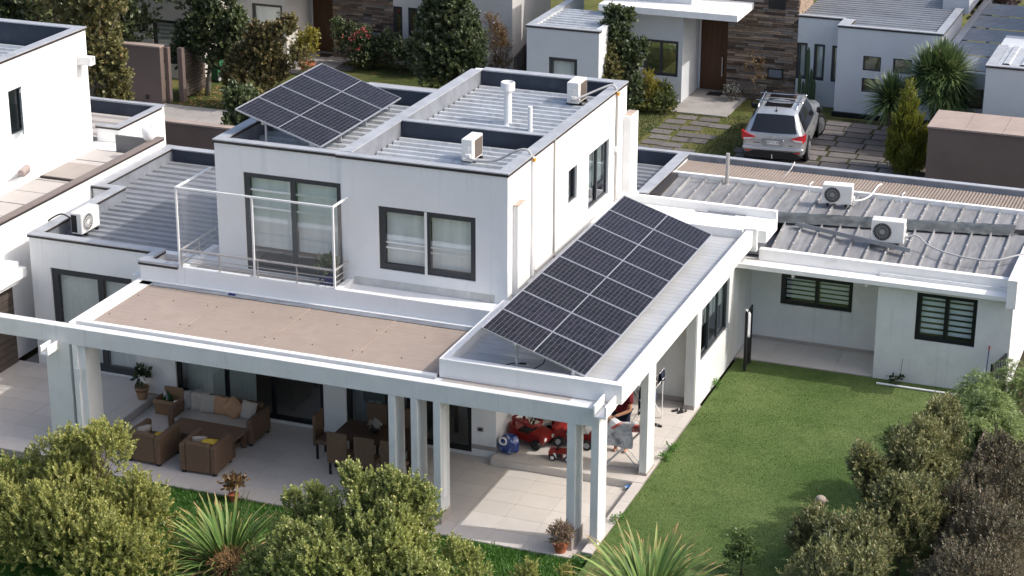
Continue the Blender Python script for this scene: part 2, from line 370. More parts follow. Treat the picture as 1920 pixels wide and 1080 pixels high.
for (a, b) in ((UM+.14, UR-.22),):
    rib_sheet("roof_sheet", H, ROOFM, a, b, YF+.16, YD-.07, 5.70, 0.33); rib_sheet("roof_sheet", H, ROOFM, a, b, YD+.07, YB-.22, 5.70, 0.33)
rib_sheet("roof_sheet", H, ROOFM, UL+.22, UM-.11, YF+.21, YBL-.22, 5.70, 0.33)
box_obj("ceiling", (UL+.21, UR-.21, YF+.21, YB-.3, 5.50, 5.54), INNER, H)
# ---- openings upstairs
w1 = window(H, 'y', -1, YF, -9.68, -7.30, 3.16, 5.45, 2, 0.12, FRAME, GLASS, BLIND, 0.80)
w2 = window(H, 'y', -1, YF-.05, -6.40, -4.13, 3.62, 5.07, 2, 0.13, FRAME, GLASS, BLIND, 1.0)
for z_ in (4.10, 4.22): box_obj("reflection_bar", (-6.26, -4.27, YF+.085-.05, YF+.105-.05, z_, z_+.035), TUBEW, w2)  # added white bars, reflected lines in the glass built as solid strips
for z_ in (4.62, 5.02): box_obj("reflection_bar", (-9.55, -7.43, YF+.085, YF+.105, z_, z_+.04), TUBEW, w1)  # balcony door gets the same added bars in place of reflections
box_obj("mesh_post", (-5.30, -5.25, YF-.085, YF-.055, 3.58, 5.06), TUBEW, w2)
window(H, 'x', 1, UR, 7.75, 8.35, 4.25, 5.07, 1, 0.05, FRAME, GLASSD, None)
window(H, 'x', 1, UR, 9.18, 10.68, 3.66, 5.06, 2, 0.06, FRAME, GLASSD, BLIND, 0.75)
# low band of bare render at the foot of the front wall
box_obj("bare_render_band", (UM+.25, UR-.3, YF-.056, YF-.0505, 3.2, 3.38), mat("bare_render", (0.52, 0.51, 0.49), 0.9, var=0.18, vscale=3, dirt=(0.72, 0.72, 0.70), dscale=2.0, damt=0.8), H)
# ---- ledge and balcony
mb = MB(); mb.box(-11.96, -3.5, 3.16, 3.30, 2.90, 3.31); mb.box(-7.15, -3.5, 3.301, 3.89, 2.9, 3.2); mb.box(-10.9, -7.16, 3.301, 3.94, 2.9, 3.14)
mb.box(-7.16, -7.02, 3.301, 3.89, 3.2, 3.312); mb.box(-10.98, -10.84, 3.301, 4.8, 2.9, 3.315); mb.box(-11.96, -11.82, 3.301, 4.0, 2.9, 3.31); mb.box(-10.84, -10.37, 3.96, 4.8, 2.9, 3.1)
O("ledge", mb, WHITE, H)
box_obj("balcony_floor", (-10.83, -7.17, 3.305, 3.94, 3.141, 3.15), mat("balcony_tile", (0.38, 0.36, 0.34), 0.7, var=0.1), H)
caps(H, [(-11.99, -10.98, 3.13, 3.34), (-11.99, -11.78, 3.342, 4.02)], 3.31, t=.05)
box_obj("corner_deck", (-11.78, -10.99, 3.345, 4.0, 3.1, 3.12), TANS, H)
# ---- left single-storey block
LX0, LX1, LY0, LY1, LZ = -15.43, -10.36, 4.0, 11.55, 3.25
mb = MB()
wall(mb, 'y', LY0, LY0+.2, LX0, LX1-.001, -.02, LZ, [(-14.91, -12.30, 0.03, 2.50)])
wall(mb, 'x', LX0, LX0+.2, LY0+.201, 7.78, -.02, LZ); wall(mb, 'x', -16.03, -15.83, 7.78, LY1, -.02, LZ); mb.box(-15.829, LX0+.2, 7.781, 7.98, -.02, LZ-.01)
mb.box(-15.829, LX1-.001, LY1-.2, LY1, -.02, LZ-.004)
O("side_block_wall", mb, WHITE, H); box_obj("flashing", (LX0+.201, LX0+.214, 7.775, 7.995, 2.85, LZ-.012), GALV, H)
for e, m_ in (((LX0+.201, LX0+.215, LY0+.25, 7.77, 2.85, LZ-.02), GALV), ((-15.828, -15.815, 8.0, LY1-.22, 2.85, LZ-.02), GALV), ((-15.8, LX1-.02, LY1-.215, LY1-.201, 2.85, LZ-.02), NAVY)):
    box_obj("flashing", e, m_, H)
caps(H, [(LX0-.03, -11.995, LY0-.03, LY0+.23), ], LZ, t=.026)
caps(H, [(LX0-.03, LX0+.24, LY0+.232, 7.98), (-16.06, -15.80, 7.982, LY1+.03), (-16.06, LX0-.032, 7.75, 7.98)], LZ, t=.029)
caps(H, [(-15.798, LX1-.01, LY1-.24, LY1+.03)], LZ, t=.024, drip=False)
rib_sheet("roof_sheet", H, ROOFG, LX0+.22, LX1-.01, LY0+.22, 7.98, 2.90, 0.33, 0.05)
rib_sheet("roof_sheet", H, ROOFG, -15.81, LX1-.01, 7.981, LY1-.22, 2.90, 0.33, 0.05)
window(H, 'y', -1, LY0, -14.91, -12.30, 0.03, 2.50, 2, 0.16, FRAME, GLASS, BLIND, 1.0, name="sliding_door")
# ---- ground floor of the main block
mb = MB()
wall(mb, 'y', 3.30, 3.50, -12.29, -3.43, -.2, 2.9, [(-11.28, -7.55, -.12, 2.3), (-7.0, -4.0, -.12, 2.3)])
wall(mb, 'x', -3.63, -3.43, 3.501, 7.9, -.02, 2.9, [(5.2, 6.9, 0.05, 2.15)])
mb.box(-12.29, -12.09, 3.501, 3.999, -.02, 2.9)
O("ground_floor_wall", mb, WHITE, H)
window(H, 'y', -1, 3.30, -11.28, -7.55, -.12, 2.3, 3, 0.10, BLACKF, GLASS, None, name="sliding_door")
window(H, 'y', -1, 3.30, -7.0, -4.0, -.12, 2.3, 2, 0.10, BLACKF, GLASSD, None, name="sliding_door")
box_obj("curtain", (-11.15, -9.4, 3.62, 3.64, -.1, 2.25), mat("sheer_curtain", (0.50, 0.53, 0.50), 0.9, var=0.1, stretch=(12, 1, 0.3)), H)
box_obj("curtain", (-6.9, -6.2, 3.62, 3.64, -.1, 2.25), MATS["sheer_curtain"], H)
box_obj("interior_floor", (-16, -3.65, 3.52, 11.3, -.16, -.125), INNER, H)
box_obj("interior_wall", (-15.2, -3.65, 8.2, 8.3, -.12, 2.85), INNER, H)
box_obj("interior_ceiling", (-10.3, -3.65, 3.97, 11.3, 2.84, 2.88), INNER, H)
v = MB(); v.box(-3.86, -3.72, 3.285, 3.299, .42, .52); vo = O("wall_vent", v, TUBEG, H); box_obj("vent_hole", (-3.835, -3.745, 3.281, 3.284, .44, .50), DRIP, vo)
box_obj("skirting", (-3.99, -3.43, 3.288, 3.299, 0.0, .10), STEPF, H); box_obj("skirting", (-12.09, -11.29, 3.288, 3.299, -.1, .05), STEPF, H)
# ---- right wing: parapets, deck
WX0, WX1 = -3.50, 0.33
mb = MB(); mb.box(WX0, WX1, .36, .54, 2.908, 3.31); mb.box(WX0, WX0+.17, .541, 3.9, 2.88, 3.309); mb.box(WX1-.17, WX1, .541, 10.24, 2.9, 3.308); O("wing_parapet", mb, WHITE, H)
mb = MB(); mb.box(WX0+.1, WX1-.25, 10.241, 11.30, 3.0, 3.305); mb.box(WX1-.249, .63, 10.35, 11.30, 3.0, 3.302); mb.box(WX0+.1, .63, 11.301, 11.43, 3.0, 3.50); mb.box(.20, .43, 10.242, 10.40, 2.8, 3.36)
O("roof_slab", mb, WHITE, H)
for s_ in ((-1.35, -.35, 11.16), (-1.05, -.10, 11.24)):
    box_obj("loose_strip", (s_[0], s_[1], s_[2], s_[2]+.025, 3.306, 3.33), GALV, H)
rib_sheet("roof_sheet", H, mat("wing_deck_metal", (0.47, 0.48, 0.49), 0.5, metal=0.15, var=0.08, vscale=1.5, dirt=(0.40, 0.40, 0.40), dscale=2.0, damt=0.35), WX0+.172, WX1-.172, .545, 10.23, 3.08, 0.22, 0.006, top=0.10, base=0.16, sheet=0.88)
box_obj("gutter_line", (WX1-.245, WX1-.20, .56, 10.2, 3.085, 3.125), GALV, H)
# side beam under the parapet, closed room walls
mb = MB(); mb.box(-.17, -.005, .5, 7.0, 2.52, 2.899); mb.box(-3.4, -.01, 7.2, 7.4, 2.52, 2.9); O("side_beam", mb, WHITE, H)
box_obj("wing_ceiling", (-3.42, .1, .42, 10.4, 2.905, 2.95), WHITE, H)
mb = MB()
wall(mb, 'x', -.25, -.04, 7.0, 10.42, -.05, 2.9, [(7.35, 9.72, 1.0, 2.30)]); wall(mb, 'y', 7.35, 7.5, -3.42, -.251, -.05, 2.9)
O("wing_wall", mb, ROUGHW, H)
window(H, 'x', 1, -.04, 7.35, 9.72, 1.0, 2.30, 3, 0.06, FRAME, GLASSD, BLIND, 0.5, name="window")
box_obj("skirting", (-3.4, -.26, 7.338, 7.349, 0, .12), STEPF, H)
# pilaster / conduit boxes on the right wall
mb = MB(); mb.box(UR+.001, UR+.12, 4.2, 4.62, 2.9, 5.33); O("wall_pilaster", mb, WHITE, H); box_obj("pilaster_cap", (UR+.0, UR+.13, 4.19, 4.63, 5.33, 5.35), RUST, H)
mb = MB(); mb.box(UR-.05, UR+.20, 11.75, 12.35, 2.6, 5.33); O("chimney_stack", mb, TRIM, H); box_obj("stack_cap", (UR-.02, UR+.18, 11.8, 12.3, 5.33, 5.34), RUST, H)
for path, r, m_ in (([(UR+.03, 5.35, 6.1), (UR+.03, 5.33, 3.35)], .045, TUBEW), ([(UR+.02, 6.75, 6.12), (UR+.025, 6.75, 3.3)], .022, TUBEG), ([(UR+.03, 11.15, 6.1), (UR+.03, 11.15, 3.3)], .03, TUBEG),
                    ([(UR+.03, 5.42, 4.6), (UR+.03, 5.42, 3.5), (UR+.03, 5.55, 3.42), (UR+.03, 11.0, 3.40)], .018, TUBEG), ([(UR+.05, 5.0, 3.33), (UR+.05, 11.5, 3.30)], .02, TUBEW)):
    mb = MB(); mb.tube(path, r, 6); O("conduit", mb, m_, H)
for y_ in (5.35, 11.15): box_obj("orange_seal", (UR+.035, UR+.085, y_-.05, y_+.05, 6.0, 6.07), mat("orange_seal", (0.75, 0.33, 0.04), 0.7), H)
box_obj("junction_box", (UR+.001, UR+.07, 11.05, 11.25, 4.6, 4.72), TUBEW, H)
# ---- front beam, columns
mb = MB(); mb.box(-16.5, -.001, 0, .225, 2.515, 2.905); mb.box(-3.55, .10, .226, .359, 2.8, 2.903); mb.box(-.66, -.17, .226, .36, 2.515, 2.8); O("front_beam", mb, ROUGHW, H)
slot = box_obj("beam_slot", (-3.4, -.68, .19, .355, 2.904, 2.909), STEPF, H)
def column(x0, x1, y0, y1, z0, plinth=0):
    mb = MB(); mb.box(x0, x1, y0, y1, z0, 2.514); o = O("column", mb, ROUGHW, H)
    if plinth: box_obj("plinth", (x0-.012, x1+.012, y0-.012, y1+.012, z0, z0+plinth), STEPF, o)
for x0, x1 in ((-4.47, -4.32), (-3.98, -3.83), (-3.49, -3.335)): column(x0, x1, .0, .48, -.18, .22)
column(-.66, -.485, .0, .48, -.18, .0)
mb = MB(); mb.bbox(-.80, -.47, -.14, .22, -.18, .20, .02); mb.box(-.68, -.465, .22, .50, -.18, .15); O("tiled_plinth", mb, STEPF, H)
column(-.165, .0, .002, .5, -.0); column(-.20, -.03, 3.32, 3.84, -.0, .06)
column(-.29, -.06, 6.99, 7.25, -.0, .1)
mb = MB(); mb.box(-12.47, -11.88, .0, .5, -.02, 2.514); O("column", mb, ROUGHW, H)
mb = MB(); mb.box(-11.80, -11.53, .06, .62, -.02, 2.514); O("column", mb, WHITE, H)
box_obj("white_downpipe", (-11.79, -11.68, -.02, .059, .1, 2.51), TUBEW, H); box_obj("switch_box", (-11.72, -11.60, -.05, -.021, 1.75, 2.0), TUBEW, H)
box_obj("white_downpipe", (-3.40, -3.325, .12, .30, .35, 2.35), TUBEW, H)
def scupper(x, y, z, l=.42, w=.2, h=.2, name="scupper"):
    mb = MB(); t = .04
    mb.box(x, x+w, y-l, y, z, z+t); mb.box(x, x+t, y-l, y, z+t, z+h); mb.box(x+w-t, x+w, y-l, y, z+t, z+h); O(name, mb, TRIM, H)
scupper(-12.33, 0.0, 2.37); scupper(-.05, .36, 2.83, .62, .27, .26)
# ---- pergola infill roof of tan sheets
mb = MB(); mb.box(-12.0, -11.86, .226, 3.159, 2.80, 2.925); mb.box(-11.859, -3.56, .30, .42, 2.80, 2.955); mb.box(-11.859, -3.6, 3.06, 3.159, 2.80, 2.93); O("pergola_frame", mb, TRIM, H)
mb = MB(); mb.box(-11.855, -11.58, .43, 3.05, 2.84, 2.915); O("edge_trim", mb, TRIM, H)
mb = MB(); mb.box(-11.85, -3.62, 2.86, 3.058, 2.905, 2.915); O("rear_gutter", mb, GALV, H)
xs = [-11.575, -9.63, -7.62, -5.60, -3.56]
for i in range(4):
    mb = MB(); n = 26; rows = []
    for j in range(n+1):
        y = .425+(2.855-.425)*j/n; rows.append([(xs[i]+.004, y, 2.90+.004*(j % 2)), ((xs[i]+xs[i+1])/2, y, 2.894+.004*(j % 2)), (xs[i+1]-.004, y, 2.90+.004*(j % 2))])
    mb.grid(rows); mb.box(xs[i]+.004, xs[i]+.05, .43, 2.85, 2.9, 2.912); s = O("roof_sheet", mb, TANS, H)
    for (dx, yy) in ((.12, 1.0), (.12, 2.2), (-.10, 1.0), (-.10, 2.2), (1.0, 1.0), (1.0, 2.2)):
        sb = MB(); sb.lathe([(.014, 0), (.014, .012)], (xs[i]+dx if dx > 0 else xs[i+1]+dx, yy, 2.905), 6); O("screw", sb, DRIP, s)
box_obj("rail_joist", (-11.85, -3.55, 1.6, 1.66, 2.74, 2.86), TRIM, H)
# ---- rear lower roofs and garage strip
mb = MB(); mb.box(-10.3, UR-.21, YB+.001, 16.0, -.02, 2.75); mb.box(-3.12, -2.9, 12.36, 15.9, 2.5, 3.24); mb.box(-10.3, -3.12, 15.85, 16.0, 2.5, 3.24); O("garage_wall", mb, WHITE, H)
caps(H, [(-3.16, -2.87, 12.25, 15.84)], 3.24, t=.026); caps(H, [(-10.3, 6.6, 15.842, 16.03)], 3.24, t=.024, drip=False)
rib_sheet("roof_sheet", H, ROOFG, -10.28, -3.13, YB+.02, 15.8, 2.86, 0.28, 0.05)
box_obj("flashing", (-10.2, -3.14, 15.82, 15.848, 2.86, 3.23), NAVY, H)
# ---- room at the right end of the lawn
RX1, RY0, NY = 6.42, 10.43, 11.82
mb = MB()
wall(mb, 'y', RY0, RY0+.2, 3.33, RX1, -.05, 2.6, [(4.23, 5.62, 1.06, 2.24)]); wall(mb, 'y', NY, NY+.15, -.04, 3.53, -.05, 2.6, [(.70, 2.47, .975, 1.76)])
mb.box(3.33, 3.53, RY0+.201, NY, -.05, 2.6); mb.box(RX1-.2, RX1, RY0+.201, 15.8, -.05, 2.6); mb.box(-.25, -.04, RY0+.0, NY, -.05, 2.6)
O("annex_wall", mb, ROUGHW, H)
ST = mat("striped_zebra_blind", (0.70, 0.75, 0.80), 0.9, var=0.05)
window(H, 'y', -1, RY0, 4.23, 5.62, 1.06, 2.24, 2, 0.10, BLACKF, GLASS, ST, 1.0, slats=7)
window(H, 'y', -1, NY, .70, 2.47, .975, 1.76, 2, 0.10, BLACKF, GLASS, ST, 1.0, slats=5)
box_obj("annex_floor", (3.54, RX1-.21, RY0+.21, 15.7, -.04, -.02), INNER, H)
mb = MB(); mb.box(-.04, RX1-.05, 10.10, 10.52, 2.40, 2.515); mb.box(.435, RX1-.05, 10.50, 10.66, 2.516, 2.80); mb.box(RX1-.12, RX1+.1, 9.95, 15.8, 2.3, 2.98); mb.box(-.04, 3.4, 10.53, 12.0, 2.42, 2.5); mb.box(3.4, RX1-.13, 10.67, 12.0, 2.5, 2.56)
O("eave", mb, TRIM, H)
for x_ in (1.33, 3.07):
    mb = MB(); mb.lathe([(.02, .05), (.03, .02), (.045, -.03), (.04, -.06), (.01, -.08)], (x_, 10.3, 2.33), 8); O("light_bulb", mb, TUBEW, H, smooth=True)
def zinc(y0f, y1f, z0, z1, xa, xb):
    n = int(round((xb-xa)/.435))
    w = (xb-xa)/n
    for i in range(n):
        x0 = xa+i*w; x1 = x0+w; ya0, ya1, yb0, yb1 = y0f(x0), y0f(x1), y1f(x0), y1f(x1); mb = MB()
        prof = [(0, 0), (.02, .0), (.026, .07), (.05, .075), (.068, .0), (.075, 0.0), (w, 0)]
        mb.grid([[(x0+a, y0f(x0+a), z0+q), (x0+a, y1f(x0+a), z1+q)] for a, q in prof]); o = O("roof_panel", mb, ROOFW, H)
        for t in (.25, .62):
            y = ya0+(yb0-ya0)*t; z = z0+(z1-z0)*t+.078; sb = MB(); sb.lathe([(.019, 0), (.019, .012), (.01, .018)], (x0+.045, y, z), 6); O("screw_cap", sb, TUBEW, o)
fl = lambda x: 11.95+(x-.4)*.195
zinc(lambda x: 10.665, lambda x: fl(x)+.15, 2.70, 2.97, .64, RX1-.13)
zinc(lambda x: max(11.45, fl(x)+.45 if x > .3 else 11.45), lambda x: 14.32, 3.02, 3.10, -2.86, RX1-.13)
mb = MB(); rows = []; rnd = random.Random(3)
for i in range(60):
    x = .30+(RX1-.45-.30)*i/59; k = .03*rnd.random()
    rows.append([(x, fl(x)-.02+.02*rnd.random(), 2.99+.02*rnd.random()), (x, fl(x)+.13, 3.05+k), (x, fl(x)+.30, 3.09+k*1.5), (x, fl(x)+.47, 3.11+.02*rnd.random()), (x, fl(x)+.56, 3.06)])
mb.grid(rows); O("crumpled_flashing", mb, mat("crumpled_bitumen_foil", (0.085, 0.092, 0.09), 0.4, metal=0.2, var=0.4, vscale=5, dirt=(0.19, 0.20, 0.20), dscale=3, damt=0.7), H, smooth=True)
mb = MB(); mb.box(-2.86, RX1-.13, 14.34, 14.46, 2.6, 3.22); O("rear_upstand", mb, TRIM, H); box_obj("pan_base", (-2.86, RX1-.13, 10.7, 15.84, 2.58, 2.66), GALV, H)
box_obj("dark_side_flashing", (-2.88, -2.70, 12.4, 14.3, 3.0, 3.20), DRIP, H)
for i in range(8):
    xa = -2.86+i*(RX1-.13+2.86)/8; xb = xa+(RX1-.13+2.86)/8; mb = MB(); n = int((xb-xa)/.078)
    mb.grid([[(xa+(xb-xa)*j/(2*n), 14.462, 3.17+.03*(j % 2)), (xa+(xb-xa)*j/(2*n), 15.72, 3.12+.03*(j % 2))] for j in range(2*n+1)]); O("corrugated_sheet", mb, BEIGE, H)
mb = MB(); mb.box(-2.89, 6.6, 15.843, 15.98, -.02, 3.238); mb.box(-2.89, 6.6, 15.72, 15.842, 2.9, 3.10); O("rear_gutter_wall", mb, GALV, H)
for x_ in (.72, 3.05):
    mb = MB(); mb.tube([(x_, 14.30, 3.05), (x_, 14.42, 3.28), (x_+.02, 14.62, 3.27)], .018, 6); O("cable_riser", mb, TUBEW, H)
mb = MB(); mb.tube([(-.15, 15.0, 3.14), (-.10, 15.75, 3.18), (-.05, 15.95, 3.33)], .02, 6); O("cable_riser", mb, TUBEG, H)
box_obj("niche_skirting", (-.03, 3.32, NY-.012, NY-.001, 0, .08), STEPF, H)
# ---- balcony railing and safety-net frame
mb = MB()
B0, B1, BY = -10.90, -7.13, 3.20
for z_ in (3.42, 3.55): mb.tube([(B0, BY, z_), (B1, BY, z_)], .012, 6); mb.tube([(B0, BY, z_), (B0, 4.75, z_)], .014, 6); mb.tube([(B1, BY, z_), (B1, 3.86, z_)], .012, 6)
for pth in ([(B0, BY, 3.72), (B1, BY, 3.72)], [(B0, BY, 3.72), (B0, 4.75, 3.72)], [(B1, BY, 3.72), (B1, 3.86, 3.72)]): mb.tube(pth, .026, 8)
for x_ in (B0, -9.95, -9.0, -8.05, B1): mb.tube([(x_, BY, 3.31), (x_, BY, 3.72)], .018, 6)
mb.tube([(B0, 4.0, 3.31), (B0, 4.0, 3.72)], .018, 6)
rail = root("balcony_railing", (-9, 3.2, 3.31), "grey steel balcony railing with three bars, topped by a white safety-net frame", "railing")
O("railing_bars", mb, TUBEG, rail)
for x_ in (B0-.04, -9.07, B1): mb = MB(); mb.box(x_-.02, x_+.02, 3.155, 3.195, 3.32, 5.15); O("net_post", mb, TUBEW, rail)
mb = MB(); mb.box(B0-.06, B1+.02, 3.155, 3.195, 5.151, 5.19); O("net_rail", mb, TUBEW, rail)
for x_, y_ in ((B0-.04, 4.8), (B1, 3.9)): mb = MB(); mb.box(x_-.02, x_+.02, 3.196, y_, 5.15, 5.19); O("net_rail", mb, TUBEW, rail)
mb = MB()
def net(P, L, Z0, Z1, s=.075, w=.0022):
    h = Z1-Z0; n = int((L+h)/s)
    for k in range(n):
        for sg in (0, 1):
            a = k*s; u0, v0 = (a, 0) if a < L else (L, a-L); u1, v1 = (a-h, h) if a > h else (0, a)
            if sg: u0, u1 = L-u0, L-u1
            p0, p1 = P(u0, Z0+v0), P(u1, Z0+v1); d = .0 ; mb.add([(p0[0], p0[1], p0[2]-w), (p1[0], p1[1], p1[2]-w), (p1[0], p1[1], p1[2]+w), (p0[0], p0[1], p0[2]+w)], [(0, 1, 2, 3)])
net(lambda u, z: (B0-.02+u, 3.176, z), B1-B0, 3.33, 5.14); net(lambda u, z: (B0-.04, 3.2+u, z), 1.5, 3.33, 5.14); net(lambda u, z: (B1, 3.2+u, z), .68, 3.33, 5.14)
O("safety_net", mb, mat("net_cord", (0.55, 0.55, 0.55), 0.7), rail, kind="stuff")

for o_ in H.children:
    if o_.name.split(".")[0] in ("wing_parapet", "roof_slab", "front_beam", "column", "ledge", "eave", "pergola_frame", "side_beam", "wall_pilaster", "chimney_stack", "scupper"):
        bm_ = o_.modifiers.new("worn_edge", 'BEVEL'); bm_.width = .009; bm_.segments = 2; bm_.limit_method = 'ANGLE'
# ------------------------------------------------------------------ the setting: ground, patio, lawns, street
def struct(name, mb, m, label=None):
    o = O(name, mb, m); o["kind"] = "structure"
    if label: o["label"] = label
    return o
def ground_mat(name, a, b, c, s1, s2, bump=0.4, bs=60):
    if name in MATS: return MATS[name]
    m = bpy.data.materials.new(name); m.use_nodes = True; nt = m.node_tree; bs_ = nt.nodes["Principled BSDF"]; bs_.inputs["Roughness"].default_value = 0.95
    bs_.inputs["Specular IOR Level"].default_value = 0.1
    g = nt.nodes.new("ShaderNodeNewGeometry"); p = g.outputs["Position"]
    x = _mix(nt, _ramp(nt, _noise(nt, p, s1, 6), .35, .65), c4(a), c4(b))
    x = _mix(nt, _ramp(nt, _noise(nt, p, s2, 8, .75), .52, .72), x, c4(c))
    x2 = _mix(nt, _ramp(nt, _noise(nt, p, bs, 2), .3, .7), (.65, .65, .65, 1), (1.25, 1.25, 1.25, 1))
    mu = nt.nodes.new("ShaderNodeMix"); mu.data_type = 'RGBA'; mu.blend_type = 'MULTIPLY'; mu.inputs[0].default_value = 1
    nt.links.new(x, mu.inputs[6]); nt.links.new(x2, mu.inputs[7]); nt.links.new(mu.outputs[2], bs_.inputs["Base Color"])
    bp = nt.nodes.new("ShaderNodeBump"); bp.inputs["Strength"].default_value = bump; bp.inputs["Distance"].default_value = .03
    nt.links.new(_noise(nt, p, bs*1.3, 3), bp.inputs["Height"]); nt.links.new(bp.outputs[0], bs_.inputs["Normal"]); MATS[name] = m; return m
SOIL = ground_mat("soil", (.055, .045, .03), (.09, .075, .05), (.05, .07, .02), .8, 2.5)
TURF = ground_mat("artificial_turf", (.072, .120, .034), (.140, .186, .066), (.058, .100, .027), .33, 1.0, .25, 45)
LAWN = ground_mat("front_lawn_grass", (.035, .10, .015), (.055, .14, .02), (.03, .07, .012), 1.5, 4, .6, 40)
YARD = ground_mat("dry_yard_grass", (.075, .10, .025), (.16, .15, .055), (.22, .17, .085), 1.0, 2.2, .6, 30)
CONC = mat("pavement_concrete", (.34, .32, .30), .9, var=.12, vscale=1.5, dirt=(.22, .20, .18), dscale=1.2, damt=.5, bump=.2, bscale=30)
ASPH = mat("asphalt", (.05, .048, .047), .95, var=.2, vscale=2, bump=.5, bscale=60)
mb = MB(); mb.poly([(-1500, -1500, -.32), (1500, -1500, -.32), (1500, 1500, -.32), (-1500, 1500, -.32)]); struct("ground", mb, SOIL)
mb = MB(); mb.box(-120, 120, 16.0, 160, -.31, -.03); struct("street_ground", mb, YARD)
mb = MB(); mb.box(-90, 90, 16.6, 23.3, -.3, -.022); struct("road", mb, ASPH)
mb = MB(); mb.box(-90, 90, 23.31, 23.45, -.3, .06); struct("kerb", mb, CONC)
mb = MB()
pav = struct("pavement", mb.box(-90, 90, 23.46, 23.47, -.3, .03), CONC)
slab = MB().bbox(0, 1, 0, 1, 0, 1, .02).mesh("paving_slab", CONC)
for i in range(26):
    put("paving_slab", slab, pav, (-31+1.25*i, 23.475, -.05), (0, 0, 0), (1.23, 1.95, .09))
mb = MB(); mb.box(.035, 6.5, -9, 10.42, -.3, -.03); turf = struct("lawn", mb, TURF)
mb = MB(); mb.box(-22, .034, -12, -.42, -.31, -.21); struct("front_lawn", mb, LAWN)
# patio
mb = MB(); mb.box(-11.86, -.21, -.42, 3.29, -.31, -.182); patio = struct("patio_floor", mb, GROUT)
mb = MB(); mb.box(-3.42, .02, 2.96, 7.34, -.31, -.013); mb.box(-.20, .03, -.40, 2.959, -.31, -.013); ter = struct("terrace_floor", mb, GROUT)
mb = MB(); mb.box(-22, -11.87, -.42, 3.99, -.31, -.013); lter = struct("side_terrace_floor", mb, GROUT)
mb = MB(); mb.box(-.03, 3.32, 10.43, 11.81, -.3, -.013); nter = struct("niche_floor", mb, GROUT)
tm = MB().bbox(0, 1, 0, 1, 0, 1, .01).mesh("floor_tile", TILE)
def tiles(par, x0, x1, y0, y1, z, w=.80, d=.60, g=.006, ox=0.0, oy=0.0, name="floor_tile"):
    xs = [x0]; x = x0+(ox or w)
    while x < x1-.02: xs.append(x); x += w
    ys = [y0]; y = y0+(oy or d)
    while y < y1-.02: ys.append(y); y += d
    xs.append(x1); ys.append(y1)
    for i in range(len(xs)-1):
        for j in range(len(ys)-1):
            put(name, tm, par, (xs[i]+g/2, ys[j]+g/2, z-.012), (0, 0, 0), (xs[i+1]-xs[i]-g, ys[j+1]-ys[j]-g, .012+.0008*((i*7+j*3) % 3)))
tiles(patio, -11.85, -.215, -.41, 2.95, -.17); tiles(patio, -11.85, -3.44, 2.951, 3.285, -.17)
tiles(ter, -3.415, -.0, 2.965, 7.33, 0.0); tiles(ter, -.195, .025, -.395, 2.95, 0.0, w=.3, d=1.2)
tiles(lter, -16.3, -11.875, -.41, 3.985, 0.0); tiles(nter, -.03, 3.31, 10.44, 11.80, 0.0)
# step faces: upright tiles
for i in range(4): put("riser_tile", tm, ter, (-3.42+.805*i, 2.95, -.168), (0, 0, 0), (.80, .009, .155))
for i in range(4): put("riser_tile", tm, lter, (-11.868, -.38+.92*i, -.168), (0, 0, 0), (.012, .91, .155))
# A-house front garden: lawn path slabs and driveway slabs
PAVE = mat("slate_paver", (.155, .14, .132), .85, var=.15, vscale=2, dirt=(.10, .085, .07), dscale=2, damt=.5, obj_var=.18, bump=.2, bscale=30)
pm = MB().bbox(-.5, .5, -.5, .5, 0, 1, .03).mesh("paver", PAVE)
mb = MB(); mb.box(-8.6, -3.9, 25.5, 31.2, -.029, -.006); path = struct("garden_path", mb, YARD)
rr = random.Random(5)
rows = [(30.35, (-7.1, -6.35)), (29.75, (-7.25, -6.45, -5.75)), (29.1, (-7.3, -6.55)), (28.4, (-7.35, -6.5, -5.9)), (27.75, (-7.3, -6.55, -5.95)), (27.1, (-7.35, -6.6)), (26.5, (-7.5, -6.75, -6.05)), (25.9, (-7.5, -6.8))]
for y, xs in rows:
    for x in xs: put("paver", pm, path, (x+rr.uniform(-.06, .06), y+rr.uniform(-.05, .05), -.008), (0, 0, rr.uniform(-.04, .04)), (.66, .46, .03))
DRIVE = ground_mat("driveway_moss", (.05, .055, .025), (.075, .07, .035), (.045, .035, .025), 1.2, 3, .5, 25)
mb = MB(); mb.box(-4.6, 1.9, 24.5, 32.2, -.028, -.004); drive = struct("driveway", mb, DRIVE)
for j in range(12):
    for i in range(7):
        if i == 6 and j > 6: continue
        x = -4.1+i*.92+(.12 if j % 2 else -.05); y = 24.9+j*.60
        put("paver", pm, drive, (x+rr.uniform(-.04, .04), y+rr.uniform(-.03, .03), -.006), (0, 0, rr.uniform(-.03, .03)), (rr.uniform(.80, .88), .50, .028))
# house B garden pieces
mb = MB(); mb.box(-24.4, -13.5, 25.42, 33.0, -.029, -.007); gB = struct("neighbour_garden", mb, ground_mat("leafy_garden", (.05, .075, .02), (.09, .10, .035), (.26, .16, .07), 1.2, 1.8, .5, 25))
for (x, y, s) in ((-18.2, 28.6, .8), (-17.2, 28.5, .7), (-15.2, 28.2, .8), (-14.6, 27.4, .9), (-21.0, 31.0, 1.2), (-22.2, 31.2, 1.2), (-21.8, 32.2, 1.2), (-20.9, 32.2, 1.2), (-22.6, 32.4, 1.1), (-24.0, 29.6, .8), (-23.8, 30.5, .8)):
    put("paver", pm, gB, (x, y, -.01), (0, 0, rr.uniform(-.1, .1)), (s, .6, .04))
mb = MB(); mb.lathe([(.55, 0), (.55, .05), (.5, .06)], (-16.5, 28.9, -.01), 20); mb.lathe([(.12, .06), (.12, .075)], (-16.5, 28.9, -.01), 10); o = O("stepping_disc", mb, CONC, gB, world=False)
